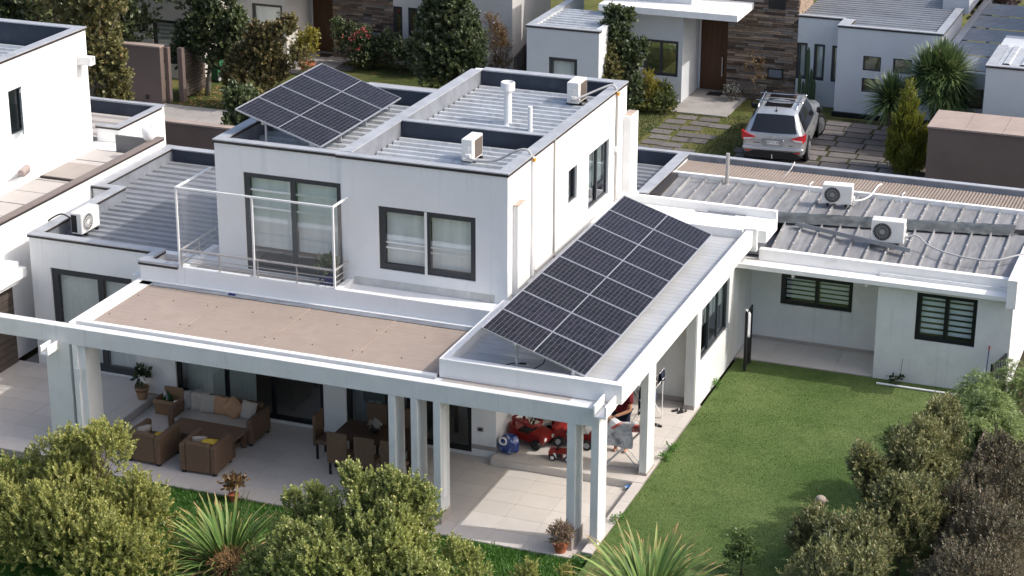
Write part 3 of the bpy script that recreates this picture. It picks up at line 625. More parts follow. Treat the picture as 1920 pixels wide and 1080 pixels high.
# short turf fibre and lawn blades
def blades(name, n, x0, x1, y0, y1, z, h, w, m, seed, mask=None):
    r = np.random.default_rng(seed); x = r.uniform(x0, x1, n); y = r.uniform(y0, y1, n)
    if mask is not None: k = mask(x, y); x = x[k]; y = y[k]; n = len(x)
    a = r.uniform(0, 6.283, n); hh = h*r.uniform(.5, 1.2, n); lx = r.normal(0, .45, n)*hh; ly = r.normal(0, .45, n)*hh
    V = np.zeros((n, 3, 3)); V[:, 0] = np.stack([x-np.cos(a)*w, y-np.sin(a)*w, np.full(n, z)], 1); V[:, 1] = np.stack([x+np.cos(a)*w, y+np.sin(a)*w, np.full(n, z)], 1)
    V[:, 2] = np.stack([x+lx, y+ly, z+hh], 1)
    me = bpy.data.meshes.new(name); me.vertices.add(3*n); me.vertices.foreach_set("co", V.ravel()); me.loops.add(3*n); me.loops.foreach_set("vertex_index", np.arange(3*n))
    me.polygons.add(n); me.polygons.foreach_set("loop_start", np.arange(0, 3*n, 3)); me.update(calc_edges=True); me.materials.append(m)
    o = put(name, me); o["kind"] = "stuff"; return o
tag(blades("lawn_grass", 110000, .04, 6.4, -3.5, 10.41, -.03, .016, .007, leafmat("turf_fibre", (.068, .114, .032), (.155, .202, .072), trans=.4, clump=.33, gloss=.0, rnd=.25, tipw=0), 1), "green artificial turf fibres covering the enclosed lawn", "grass")
tag(blades("garden_grass", 110000, -14, .03, -3.2, -.43, -.21, .07, .012, leafmat("lawn_blade", (.055, .145, .020), (.13, .29, .045), trans=.3, clump=1.5), 2), "bright green grass strip along the front of the patio", "grass")
tag(blades("yard_grass", 60000, -9.2, 1.6, 25.2, 31.2, -.02, .06, .02, leafmat("dry_blade", (.06, .09, .02), (.20, .20, .07), trans=.3, clump=1.0), 3, lambda x, y: ((x < -3.9) & ~((np.abs(x+6.6) < 1.15) & (y < 30.7) & (np.random.default_rng(4).random(len(x)) < .8)))), "dry patchy grass of the garden across the street", "grass")
# ------------------------------------------------------------------ houses across the street and beside
GREYW = mat("neighbour_grey_render", (.56, .58, .60), .9, var=.04, vscale=1.2, bump=.25, bscale=70, dirt=(.45, .44, .43), dscale=.8, dlo=.6, dhi=.85, damt=.3)
CREAMW = mat("neighbour_cream_render", (.60, .57, .53), .9, var=.04, vscale=1.2, bump=.25, bscale=70)
DOORM = mat("walnut_door", (.085, .038, .018), .5, var=.18, vscale=2, stretch=(6, 6, .5))
BROWN = mat("brown_wall_paint", (.155, .118, .105), .85, var=.06, vscale=1.0, dirt=(.11, .085, .075), dscale=.8, damt=.5, bump=.15)
SLATW = mat("dark_slat_wood", (.085, .068, .058), .8, var=.2, vscale=3, obj_var=.15)
MAIL = mat("grey_meter_door", (.14, .16, .19), .4, var=.08)
stones = [mat("ledge_stone_%s" % n, c, .9, var=.2, vscale=6, bump=.5, bscale=40, obj_var=.28) for n, c in (("brown", (.165, .12, .092)), ("tan", (.27, .205, .155)), ("grey", (.175, .155, .14)), ("dark", (.085, .062, .05)))]
stone_me = [MB().bbox(-.5, .5, -.5, .5, 0, 1, .06).mesh("stone", s) for s in stones]
def far_house(dx, name, label, wallm, zc=3.55, stone_top=3.6, box=True):
    R = root(name, (dx-5, 33, 0), label, "house"); X = lambda x: x+dx
    def bo(n, e, m): return box_obj(n, (e[0]+dx, e[1]+dx, *e[2:]), m, R)
    def win(u0, u1, z0, z1, y, n=1, pane=GLASSD, blind=None, slats=0, fw=.07, **k): return window(R, 'y', -1, y, X(u0), X(u1), z0, z1, n, fw, FRAME, pane, blind, 1.0, slats, **k)
    # low left wing
    mb = MB(); wall(mb, 'y', 28.7, 28.9, X(-12.24), X(-9.70), -.02, 3.10, [(X(-11.46), X(-10.45), .5, 2.10)])
    mb.box(X(-12.24), X(-12.04), 28.901, 34, -.02, 3.10); mb.box(X(-9.90), X(-9.70), 28.901, 32, -.02, 3.10); O("wing_wall", mb, wallm, R)
    win(-11.46, -10.45, .5, 2.10, 28.7, pane=GLASS, blind=BLIND, slats=0 if dx > -1 else 9, fw=.12)
    caps(R, [(X(-12.27), X(-9.67), 28.67, 28.91)], 3.10, t=.026); caps(R, [(X(-12.27), X(-12.0), 28.912, 34)], 3.10, t=.028, drip=False)
    rib_sheet("roof_sheet", R, ROOFM, X(-12.03), X(-9.71), 28.92, 31.95, 2.98, .33)
    # front block with window, door recess
    mb = MB(); wall(mb, 'y', 32.0, 32.2, X(-9.70), X(-7.78), -.02, 3.16, [(X(-9.18), X(-7.93), .92, 2.18)]); mb.box(X(-7.98), X(-7.78), 32.201, 34.1, -.02, 3.16)
    wall(mb, 'y', 34.1, 34.3, X(-7.78), X(-6.5), -.02, 3.3, [(X(-7.72), X(-6.62), 0, 2.72)]); mb.box(X(-12.04), X(-6.5), 34.31, 40, 2.9, 6.2); O("front_block_wall", mb, wallm, R)
    win(-9.18, -7.93, .92, 2.18, 32.0, 2 if dx > -1 else 1, pane=GLASS if dx < -1 else GLASSD, blind=BLIND if dx < -1 else None, fw=.10)
    d = bo("front_door", (-7.72, -6.62, 34.12, 34.17, 0, 2.72), DOORM)
    mb = MB(); mb.box(X(-6.93), X(-6.90), 34.06, 34.09, .55, 1.25); mb.box(X(-6.93), X(-6.90), 34.09, 34.119, .6, .64); mb.box(X(-6.93), X(-6.90), 34.09, 34.119, 1.16, 1.2); O("door_handle", mb, TUBEG, d)
    bo("canopy", (-10.6, -5.72, 31.3, 34.0, 3.20, 3.42), TRIM); bo("canopy_wall", (-10.55, -7.6, 32.3, 34.0, 3.421, 6.0), wallm)
    bo("porch_floor", (-7.8, -5.85, 30.85, 34.1, -.02, .04), CONC); bo("door_mat", (-7.25, -6.75, 33.3, 33.75, .042, .055), DRIP)
    # stone-clad wall
    bo("stone_wall_core", (-6.58, -4.19, 33.56, 36, -.02, 6.2), stones[3]); r = random.Random(int(abs(dx))+1); z = 0.0; cnt = 0
    while z < stone_top:
        h = r.uniform(.055, .10); x = -6.60-r.uniform(0, .25)
        while x < -4.15:
            w = r.uniform(.30, .80); a, b = max(x, -6.60), min(x+w, -4.14)
            if b-a > .06:
                k = r.choices((0, 1, 2, 3), (4, 3, 3, 2))[0]; put("stone", stone_me[k], R, (X((a+b)/2)-R.location.x, 33.53+r.uniform(-.012, .03)-33, z), (0, 0, 0), (b-a-.008, .12, h-.008)); cnt += 1
            x += w
        z += h
    mb = MB()
    for k in range(int(3.4/.1)):
        y = 33.6+r.uniform(0, .1)
        for q in range(5): mb.bbox(X(-4.19), X(-4.16+r.uniform(0, .03)), y+q*.42, y+q*.42+.40, k*.105, k*.105+.098, .01)
    O("side_stones", mb, stones[1], R, kind="stuff")
    m_ = bo("meter_door", (-5.11, -4.58, 33.42, 33.46, .83, 1.18), BLACKF); box_obj("meter_panel", (X(-5.07), X(-4.62), 33.41, 33.419, .87, 1.14), MAIL, m_)
    bo("upper_window", (-5.19, -4.60, 33.41, 33.46, 3.26, 4.3), BLACKF)
    # recessed wall with narrow windows
    hs = [(-4.19, -3.78), (-3.55, -3.17), (-2.93, -2.6)]
    mb = MB(); wall(mb, 'y', 33.5, 33.7, X(-4.14), X(-2.55), -.02, 3.10, [(X(a), X(min(b, -2.56)), .88, 2.16) for a, b in hs]); O("recess_wall", mb, wallm, R)
    for a, b in hs: win(max(a, -4.13), b, .88, 2.16, 33.5, fw=.09, pane=GLASS if dx > -1 else GLASSD, blind=BLIND if dx > -1 else None)
    # projecting box with small square windows
    hs = [(-1.66, -1.05, 1.64, 2.15), (-1.66, -1.05, .90, 1.39), (-.65, -.02, 1.64, 2.15), (-.65, -.02, .90, 1.39)] if box else []
    mb = MB(); wall(mb, 'y', 32.5, 32.7, X(-2.55), X(.92), .15 if box else -.02, 3.10, [(X(a), X(b), c, d_) for a, b, c, d_ in hs]); mb.box(X(.72), X(.92), 32.701, 36.5, -.02, 3.10); mb.box(X(-2.55), X(-2.35), 32.701, 33.6, .15, 3.10); O("box_wall", mb, wallm, R)
    for a, b, c, d_ in hs: win(a, b, c, d_, 32.5, fw=.05)
    bo("black_plinth", (-2.6, -.9, 32.42, 32.75, -.02, .14), BLACKF)
    caps(R, [(X(-2.58), X(.95), 32.47, 32.70)], 3.10, t=.026); caps(R, [(X(.68), X(.95), 32.702, 36.5), (X(-2.58), X(-2.2), 32.702, 33.5), (X(-4.2), X(-2.582), 33.47, 33.66)], 3.10, t=.028)
    rib_sheet("roof_sheet", R, ROOFG, X(-4.14), X(.67), 33.67, 40.5, 2.98, .33); rib_sheet("roof_sheet", R, ROOFG, X(-2.19), X(.67), 32.71, 33.66, 2.98, .33)
    box_obj("upper_parapet", (X(.2), X(1.1), 36.6, 45, 2.9, 3.6), wallm, R)
    mb = MB(); mb.bbox(X(.25), X(.50), 32.25, 32.49, 1.95, 2.2, .03); lo = O("wall_lamp", mb, TUBEG, R); box_obj("lamp_glass", (X(.29), X(.46), 32.24, 32.249, 1.97, 2.1), DRIP, lo)
    return R
A = far_house(0.0, "opposite_house", "pale grey house across the street with stone-clad wall and four small square windows", GREYW)
Bh = far_house(-15.13, "opposite_house", "cream house across the street with stone-clad wall behind trees and red flowers", CREAMW, stone_top=2.7, box=False)
# house C: left wing of the next house and its side yard
C = root("opposite_house", (5, 30, 0), "grey house at the right edge with ribbed zinc roofs and a small brown window", "house")
mb = MB(); mb.box(2.92, 6.5, 28.7, 33, -.02, 3.14); wall(mb, 'y', 30.3, 30.5, 1.30, 2.919, -.02, 2.46, [(1.55, 2.68, 1.30, 1.95)]); mb.box(1.05, 1.25, 30.2, 42, 2.2, 2.52); mb.box(4.2, 8, 33.1, 42, -.02, 6.0); O("wing_wall", mb, GREYW, C)
window(C, 'y', -1, 30.3, 1.55, 2.68, 1.30, 1.95, 2, .05, mat("brown_frame", (.06, .045, .04), .5), GLASSD, None)
mb = MB(); mb.bbox(1.6, 2.75, 30.27, 30.299, -.02, 1.15, .005); dr = O("side_door", mb, TRIM, C)
for x_ in (1.75, 2.25): box_obj("door_panel", (x_, x_+.35, 30.262, 30.269, .55, .95), GREYW, dr)
caps(C, [(2.89, 6.5, 28.67, 28.9)], 3.14, t=.026); caps(C, [(2.89, 3.2, 28.902, 31.5), (1.02, 1.28, 30.17, 42)], 3.14 if False else 2.52, t=.028, drip=False)
mb = MB(); mb.box(2.89, 3.2, 28.902, 31.5, 3.141, 3.17); O("coping", mb, CAP, C)
rib_sheet("roof_sheet", C, ROOFM, 3.22, 6.4, 28.92, 31.3, 3.16, .5, .05, along='y')
for i in range(5): rib_sheet("roof_sheet", C, ROOFG, 1.29, 4.2, 30.55+i*1.9, 30.55+i*1.9+1.88, 2.48+.03*i, .2, .012)
# fence slats between B and A
def slat_fence(name, label, pts, z0, z1, n, post_every=1.6, m=SLATW, th=.03, grp=None):
    (xa, ya), (xb, yb) = pts; L = math.hypot(xb-xa, yb-ya); a = math.atan2(yb-ya, xb-xa); R = root(name, (xa, ya, z0), label, "fence", grp, a); h = (z1-z0)/n
    sm = MB().bbox(0, L, -th/2, th/2, 0, h-.015, .006).mesh("slat", m)
    for i in range(n): put("slat", sm, R, (0, .004*(i % 2), i*h))
    pmh = MB().bbox(-.045, .045, -.045, .045, 0, z1-z0+.03, .008).mesh("post", m); k = max(1, round(L/post_every))
    for i in range(k+1): put("post", pmh, R, (L*i/k, .06, 0))
    return R
slat_fence("slat_fence", "dark wooden slat fence between the two houses across the street", ((-13.9, 34.8), (-13.0, 29.5)), 0, 1.75, 12)
slat_fence("slat_fence", "brown slat fence beside the cream house behind the brown wall", ((-28.9, 30.5), (-27.45, 29.8)), 0, 2.6, 11)
# brown boundary walls
def brown_wall(name, label, e, slabs=0):
    R = root(name, ((e[0]+e[1])/2, e[2], 0), label, "wall"); mb = MB(); mb.box(*e); O("wall_body", mb, BROWN, R)
    n = max(1, slabs)
    for i in range(n):
        w = (e[1]-e[0]+.08)/n; box_obj("coping_slab", (e[0]-.04+i*w, e[0]-.04+(i+1)*w-.012, e[2]-.04, e[3]+.04, e[5], e[5]+.05), mat("brown_coping", (.36, .29, .25), .85, var=.1, dirt=(.28, .22, .19), dscale=2, damt=.5, obj_var=.06), R)
    return R
w_ = brown_wall("boundary_wall", "tall brown rendered wall at the kerb in front of the cream house", (-27.5, -24.35, 25.35, 25.6, -.02, 2.0))
mb = MB(); mb.box(-24.0, -23.82, 25.9, 26.1, 0, 1.9); mb.box(-24.34, -24.2, 25.62, 25.8, 0, 1.95); O("gate_post", mb, BROWN, w_); box_obj("drain_hole", (-25.0, -24.85, 25.335, 25.349, .15, .3), DRIP, w_)
for i in range(14): box_obj("gate_slat", (-24.1, -23.9, 26.15, 27.6, .1+i*.12, .2+i*.12), SLATW, w_)
brown_wall("boundary_wall", "dark brown street wall seen between the white roofs at the left", (-19.8, -10.3, 16.6, 16.8, -.02, 2.25))
brown_wall("boundary_wall", "low brown enclosure with tan slabs on top at the right edge", (1.85, 6.2, 25.2, 27.1, -.02, 1.98), 4)
# ---- left neighbour
N = root("neighbour_house", (-19, 8, 0), "white neighbouring house at the left edge with a blank wall and small open window", "house")
mb = MB(); wall(mb, 'x', -18.75, -18.55, -6, 11.85, -.02, 6.18, [(8.12, 8.72, 4.2, 5.35)]); mb.box(-30, -18.751, 11.65, 11.85, -.02, 6.18); O("main_wall", mb, WHITE, N)
caps(N, [(-18.80, -18.52, -6, 11.88)], 6.18, t=.03); caps(N, [(-30, -18.802, 11.6, 11.88)], 6.18, t=.026, drip=False)
box_obj("flashing", (-30, -18.82, 11.62, 11.645, 5.5, 6.17), NAVY, N); rib_sheet("roof_sheet", N, ROOFM, -29, -18.77, -5, 11.6, 5.55, .33)
wN = window(N, 'x', 1, -18.55, 8.12, 8.72, 4.2, 5.35, 1, .05, FRAME, GLASSD, None)
mb = MB(); mb.prism([(-18.54, 8.70, 4.22), (-18.54, 8.66, 4.22), (-18.30, 8.25, 4.22), (-18.27, 8.28, 4.22)], (0, 0, 1.1)); O("open_sash", mb, GLASSD, wN)
mb = MB(); mb.box(-18.54, -18.14, 11.35, 11.39, 5.28, 5.5); mb.box(-18.54, -18.14, 11.55, 11.59, 5.28, 5.5); mb.box(-18.54, -18.14, 11.391, 11.549, 5.28, 5.32); mb.box(-18.549, -18.54, 11.3, 11.62, 5.2, 5.52); O("scupper", mb, TRIM, N)
mb = MB(); mb.box(-16.22, -16.08, -6, 11.35, -.02, 3.50); O("side_wall", mb, WHITE, N)
caps(N, [(-16.26, -16.05, -6, 11.40)], 3.50, t=.035, m=mat("brown_coping_metal", (.20, .165, .15), .6, var=.12))
PANW = mat("white_fibre_panel", (.44, .41, .385), .75, var=.06, vscale=1.2, dirt=(.33, .285, .25), dscale=2.5, dlo=.55, dhi=.8, damt=.5, obj_var=.05)
y = -4.0; i = 0; HATCH = mat("tan_hatch", (.34, .30, .27), .8, var=.08)
while y < 11.2:
    y2 = min(y+.91, 11.3)
    box_obj("roof_panel", (-18.1, -16.24, y, y2, 3.0, 3.03+.004*(i % 2)), PANW, N); y += .95; i += 1
hb = box_obj("roof_hatch", (-18.0, -16.5, 8.5, 9.75, 3.035, 3.10), HATCH, N); box_obj("hatch_edge", (-18.02, -16.48, 8.45, 8.499, 3.035, 3.09), DRIP, hb)
box_obj("roof_kerb", (-18.52, -18.11, -4, 11.3, 2.95, 3.07), TRIM, N)
mb = MB(); mb.box(-18.5, -17.82, 12.0, 12.15, 2.4, 3.43); mb.box(-17.97, -17.82, 12.151, 14.3, 2.2, 3.43); mb.box(-20.5, -17.82, 14.301, 14.45, 2.2, 3.43); O("roof_box", mb, WHITE, N)
caps(N, [(-18.53, -17.79, 11.97, 12.18), (-18.0, -17.79, 12.182, 14.3)], 3.43, t=.03); caps(N, [(-20.5, -17.79, 14.302, 14.48)], 3.43, t=.026, drip=False)
box_obj("flashing", (-20.4, -17.99, 14.28, 14.299, 2.9, 3.42), NAVY, N)
rib_sheet("roof_sheet", N, PANW, -20.4, -17.98, 12.16, 14.27, 3.05, .5)
box_obj("grey_upstand", (-17.5, -16.23, 11.31, 11.38, 2.9, 3.46), mat("grey_render", (.16, .165, .17), .9, var=.1), N); box_obj("terrace_end", (-18.55, -17.5, 11.32, 11.99, 2.6, 3.0), TRIM, N)
mb = MB(); mb.tube([(-18.5, 8.35, 3.1), (-18.32, 8.35, 3.25), (-18.22, 8.2, 3.36), (-18.15, 7.8, 3.33)], .09, 10); O("vent_pipe", mb, mat("taupe_pipe", (.33, .27, .25), .6), N)
mb = MB(); mb.tube([(-18.45, 9.9, 3.05), (-18.35, 9.9, 3.15), (-18.3, 10.2, 3.2)], .06, 8); O("vent_pipe", mb, TUBEW, N)
mb = MB(); mb.tube([(-18.4, 4.2, 3.3), (-18.4, 5.6, 3.45)], .03, 6); mb.tube([(-18.4, 4.5, 3.0), (-18.4, 4.5, 3.4)], .03, 6); O("pipe_rail", mb, MATS["taupe_pipe"], N)
mb = MB(); mb.box(-16.07, -15.55, -6, 3.97, 2.22, 2.44); mb.box(-16.07, -15.7, -6, 3.9, 2.441, 2.58); mb.box(-16.07, -15.68, -6, 3.9, 2.08, 2.219); O("eave", mb, TRIM, N)
slat_fence("slat_fence", "dark brown slat fence along the left side terrace under the white eave", ((-15.95, -3.0), (-15.95, 3.9)), 0.0, 2.0, 12)
# white jug on the wall coping
jug = root("white_pot", (-16.25, 10.95, 3.54), "small white round pot on the brown wall coping at the left", "pot")
mb = MB(); mb.lathe([(.10, 0), (.16, .10), (.18, .26), (.165, .36), (.14, .36), (.13, .3)], (0, 0, 0), 14); O("pot_body", mb, TUBEW, jug, smooth=True, world=False)
mb = MB(); mb.tube([(-.03, 0, .3), (-.08, 0, .55)], .012, 5); mb.tube([(.03, .02, .3), (.09, .02, .52)], .012, 5); O("handle_wire", mb, TUBEW, jug, world=False)
# ------------------------------------------------------------------ solar panels
ALU = mat("anodised_aluminium", (.50, .51, .54), .35, metal=.5, var=.04)
BACK = mat("white_backsheet", (.26, .26, .28), .35, var=.02)
def cellmat():
    m = bpy.data.materials.new("mono_solar_cell"); m.use_nodes = True; nt = m.node_tree; b = nt.nodes["Principled BSDF"]
    g = nt.nodes.new("ShaderNodeNewGeometry"); c = _mix(nt, g.outputs["Random Per Island"], (.010, .010, .012, 1), (.021, .019, .026, 1))
    oi = nt.nodes.new("ShaderNodeObjectInfo"); c2 = _mix(nt, oi.outputs["Random"], (.9, .9, .85, 1), (1.15, 1.1, 1.3, 1))
    mu = nt.nodes.new("ShaderNodeMix"); mu.data_type = 'RGBA'; mu.blend_type = 'MULTIPLY'; mu.inputs[0].default_value = 1
    nt.links.new(c, mu.inputs[6]); nt.links.new(c2, mu.inputs[7]); nt.links.new(mu.outputs[2], b.inputs["Base Color"])
    b.inputs["Roughness"].default_value = .22; b.inputs["Specular IOR Level"].default_value = .12; return m
CELL = cellmat()
PL, PW = 2.28, 1.12
fb = MB(); f_ = .012
fb.box(0, PL, 0, f_, -.03, .006); fb.box(0, PL, PW-f_, PW, -.03, .006); fb.box(0, f_, f_, PW-f_, -.03, .006); fb.box(PL-f_, PL, f_, PW-f_, -.03, .006)
frame_me = fb.mesh("frame", ALU); back_me = MB().box(f_, PL-f_, f_, PW-f_, -.012, -.004).mesh("backsheet", BACK)
cb = MB(); half = (PL-2*f_-.05)/2; cw = half/12; ch = (PW-2*f_-.02)/6; g = .005
for h in (0, 1):
    for i in range(12):
        for j in range(6):
            x = f_+.015+h*(half+.022)+i*cw; y = f_+.01+j*ch
            cb.poly([(x+g/2, y+g/2, .0), (x+cw-g/2, y+g/2, 0), (x+cw-g/2, y+ch-g/2, 0), (x+g/2, y+ch-g/2, 0)])
cell_me = cb.mesh("cells", CELL)
ORD = ("first", "second", "third", "fourth", "fifth", "sixth", "seventh", "eighth")
def array(n, low, high, y0, pitch, lab, grp):
    lo, hi = Vector(low), Vector(high); d = lo-hi; L = d.length; ang = math.atan2(-(d.z), d.x); s = L/PL
    for i in range(n):
        R = root("solar_panel", (hi.x, y0+i*pitch, hi.z), lab % ORD[i], "solar panel", grp); R.rotation_euler = (0, ang, 0); sy = (pitch-.012)/PW
        put("frame", frame_me, R, scale=(s, sy, 1)); put("backsheet", back_me, R, scale=(s, sy, 1)); put("cells", cell_me, R, scale=(s, sy, 1))["kind"] = "stuff"
    return ang
array(8, (-.467, 0, 3.335), (-2.65, 0, 4.04), .50, 1.135, "dark solar panel on the right wing roof, %s of eight counted from the front", "long solar array on the right wing")
array(4, (-8.0, 0, 6.06), (-10.08, 0, 6.71), 4.46, 1.095, "dark solar panel on the upper left roof, %s of four counted from the front", "tilted solar array on the upper roof")
def rack(y0, y1, lo, hi, zd, label):
    R = root("mounting_rack", ((lo[0]+hi[0])/2, y0, zd), label, "rack"); at = lambda t: (lo[0]+(hi[0]-lo[0])*t, lo[1]+(hi[1]-lo[1])*t-.06)
    for t in (.12, .68):
        x, z = at(t); mb = MB(); mb.box(x-.02, x+.02, y0, y1, z-.025, z+.025); O("rail", mb, ALU, R)
        for k in range(4):
            y = y0+.12+(y1-y0-.24)*k/3; mb = MB()
            if z-.03 > zd+.05: mb.box(x-.02, x+.02, y-.02, y+.02, zd, z-.026)
            mb.box(x-.05, x+.05, y-.03, y+.03, zd, zd+.012); O("leg", mb, ALU, R)
        for y in (y0, y1-.03): mb = MB(); mb.bbox(x-.03, x+.03, y-.035, y+.0, z-.03, z+.05, .008); O("end_clamp", mb, ALU, R)
rack(.52, 9.55, (-.467, 3.335), (-2.65, 4.04), 3.11, "aluminium legs and rails under the long solar array on the right wing")
rack(4.5, 8.8, (-8.0, 6.06), (-10.08, 6.71), 5.75, "aluminium legs and rails under the upper left solar array")
cbl = MB(); cbl.tube([(-1.5, 1.3, 3.6), (-1.52, 1.0, 3.25), (-1.75, .72, 3.13), (-2.15, .66, 3.13), (-2.35, .82, 3.13), (-2.22, 1.05, 3.13), (-2.05, 1.1, 3.13)], .012, 6); cbl.tube([(-2.05, 1.1, 3.135), (-1.93, 1.12, 3.135)], .022, 6)
tag(O("loose_cable", cbl, DRIP, smooth=True), "black cable looped on the deck under the front of the long solar array", "cable")
# ------------------------------------------------------------------ air-conditioning condensers
ACW = mat("condenser_white", (.74, .73, .70), .5, var=.04, vscale=3, dirt=(.55, .52, .48), dscale=4, damt=.3)
ACD = mat("condenser_dark", (.018, .018, .018), .5); COIL = mat("condenser_coil", (.13, .105, .09), .6, var=.15, stretch=(1, 1, 20), vscale=6)
FANG = mat("fan_grille_grey", (.30, .30, .30), .5)
def ac_unit(loc, rz, label, w=.78, d=.30, h=.56, darkfan=False):
    R = root("air_conditioner", loc, label, "air conditioner", None, rz)
    mb = MB(); mb.bbox(-w/2, w/2, -d/2, d/2, .06, h, .015); O("casing", mb, ACW, R, world=False)
    r = h*.36; cx, cz = -w*.16, h*.54; y = -d/2
    mb = MB(); mb.lathe([(r, -.008), (r, -.002)], (cx, y, cz), 24, 'y'); fo = O("fan_well", mb, ACD, R, world=False)
    mb = MB()
    for k in range(22):
        a = 2*math.pi*k/22; a2 = a+.5
        mb.tube([(cx+.2*r*math.cos(a), y-.014, cz+.2*r*math.sin(a)), (cx+.6*r*math.cos((a+a2)/2), y-.016, cz+.6*r*math.sin((a+a2)/2)), (cx+.98*r*math.cos(a2), y-.014, cz+.98*r*math.sin(a2))], .0055, 4, False)
    for q in (.25, .62, 1.0):
        mb.tube([(cx+q*r*math.cos(t*.3927), y-.013, cz+q*r*math.sin(t*.3927)) for t in range(17)], .006, 4, False)
    mb.lathe([(.2*r, -.02), (.2*r, -.01)], (cx, y, cz), 12, 'y'); O("fan_grille", mb, FANG if darkfan else ACW, fo, world=False)
    mb = MB(); mb.box(w*.24, w*.46, y-.004, y-.0005, h*.16, h*.93); O("service_panel", mb, ACW, R, world=False)
    mb = MB(); mb.box(-w/2+.04, w/2-.14, d/2+.0005, d/2+.006, .10, h-.05); O("coil", mb, COIL, R, world=False)
    mb = MB(); mb.box(-w/2-.006, -w/2-.0005, -.02, d/2-.02, .10, h-.05); O("coil", mb, ACD, R, world=False)
    mb = MB(); mb.bbox(w/2, w/2+.05, -.03, .10, h*.22, h*.42, .01); mb.tube([(w/2+.03, -.05, h*.25), (w/2+.09, -.05, h*.25)], .02, 6); mb.box(w/2, w/2+.02, -.1, .05, h*.55, h*.72); O("valve_cover", mb, ACW, R, world=False)
    for x in (-w*.3, w*.3): mb = MB(); mb.box(x-.03, x+.03, -d/2-.04, d/2+.04, 0, .06); O("foot", mb, ACD, R, world=False)
    return R
ac_unit((-4.35, 11.02, 5.745), -math.pi/2, "white air conditioner condenser at the far corner of the upper roof", .62, .30, .58)
ac_unit((-4.93, 5.70, 5.745), -math.pi/2, "white air conditioner condenser near the front edge of the upper roof", .62, .26, .56)
ac_unit((-14.78, 5.42, 2.95), math.pi/2, "white air conditioner condenser on the left single-storey roof", .80, .30, .58)
ac_unit((3.24, 11.72, 2.90), .06, "large white condenser in the middle of the weathered zinc roof", .78, .32, .60, True)
ac_unit((1.62, 13.50, 3.12), .10, "white condenser behind the crumpled flashing of the zinc roof", .74, .30, .54, True)
def hose(name, pts, r, m, label, cat="cable"):
    mb = MB(); P = [Vector(p) for p in pts]; out = []
    for i in range(len(P)-1):
        p0, p1, p2, p3 = P[max(i-1, 0)], P[i], P[i+1], P[min(i+2, len(P)-1)]
        for k in range(6):
            t = k/6; out.append(.5*((2*p1)+(p2-p0)*t+(2*p0-5*p1+4*p2-p3)*t*t+(3*p1-p0-3*p2+p3)*t**3))
    out.append(P[-1]); mb.tube(out, r, 6); return tag(O(name, mb, m, smooth=True), label, cat)
HOSE = mat("grey_insulated_hose", (.42, .42, .42), .7, var=.1)
hose("refrigerant_hose", [(-4.33, 10.66, 5.93), (-4.25, 10.55, 5.95), (-3.85, 10.9, 6.12), (-3.55, 11.1, 6.24), (-3.42, 11.13, 6.2), (-3.37, 11.15, 6.05)], .028, HOSE, "grey hose arching from the far roof condenser over the parapet")
hose("refrigerant_hose", [(-4.9, 5.36, 5.92), (-4.7, 5.3, 5.88), (-4.2, 5.25, 5.95), (-3.75, 5.3, 6.2), (-3.5, 5.33, 6.24), (-3.38, 5.35, 6.05)], .026, HOSE, "grey hose arching from the front roof condenser over the parapet")
hose("refrigerant_hose", [(3.66, 11.7, 3.1), (3.9, 11.75, 3.16), (4.2, 11.6, 3.02), (4.6, 11.35, 2.98), (5.2, 11.15, 2.97), (5.8, 11.2, 2.97), (6.3, 11.55, 3.05), (6.8, 11.9, 3.1)], .022, HOSE, "pale hose snaking across the zinc roof from the large condenser")
hose("refrigerant_hose", [(2.05, 13.4, 3.3), (2.2, 13.6, 3.28), (2.35, 13.9, 3.32), (2.45, 14.3, 3.46), (2.5, 14.5, 3.45)], .022, TUBEW, "white hose from the rear zinc-roof condenser over the upstand")
hose("refrigerant_hose", [(-14.9, 5.0, 3.4), (-15.1, 4.95, 3.5), (-15.3, 4.9, 3.42), (-15.47, 4.9, 3.3)], .02, DRIP, "short dark hose from the left roof condenser over the coping")
# flues, posts, loose bar
fl_ = root("flue", (-5.27, 8.77, 5.7), "white cylindrical flue with a wide cap on the upper roof", "flue")
mb = MB(); mb.lathe([(.12, 0), (.095, .03), (.09, .05), (.09, .82)], (0, 0, 0), 16); O("pipe", mb, TUBEW, fl_, smooth=False, world=False)
mb = MB(); mb.lathe([(.09, .80), (.165, .84), (.165, 1.02), (.15, 1.035), (.14, 1.02), (.14, .98)], (0, 0, 0), 18); O("cap", mb, TUBEW, fl_, world=False)
mb = MB(); mb.lathe([(.055, 0), (.055, .62), (.045, .62)], (-4.56, 8.35, 5.7), 12); tag(O("vent_pipe", mb, TUBEW), "thin grey vent pipe near the divider of the upper roof", "pipe")
mb = MB(); mb.lathe([(.06, 0), (.05, .02), (.05, .82), (.04, .82)], (-1.38, 14.2, 3.09), 12); tag(O("vent_pipe", mb, TUBEG), "tall grey vent pipe standing at the rear of the zinc roof", "pipe")
mb = MB(); mb.tube([(-3.25, 12.55, 3.05), (-3.15, 12.05, 3.3)], .09, 12) ; tag(O("drain_pipe", mb, TUBEW), "short white drain pipe end beside the chimney stack", "pipe")
p0, p1 = Vector((.96, 11.90, 2.99)), Vector((3.86, 11.22, 2.90)); d = (p1-p0); nrm = Vector((-d.y, d.x, 0)).normalized(); mb = MB(); up = Vector((0, 0, .10))
mb.prism([p0, p0+up, p0+up+nrm*.02, p0+nrm*.02+Vector((0, 0, .02)), p0+nrm*.10+Vector((0, 0, .02)), p0+nrm*.10], d); tag(O("steel_channel", mb, GALV), "loose grey steel channel lying across the zinc roof ribs", "steel bar")
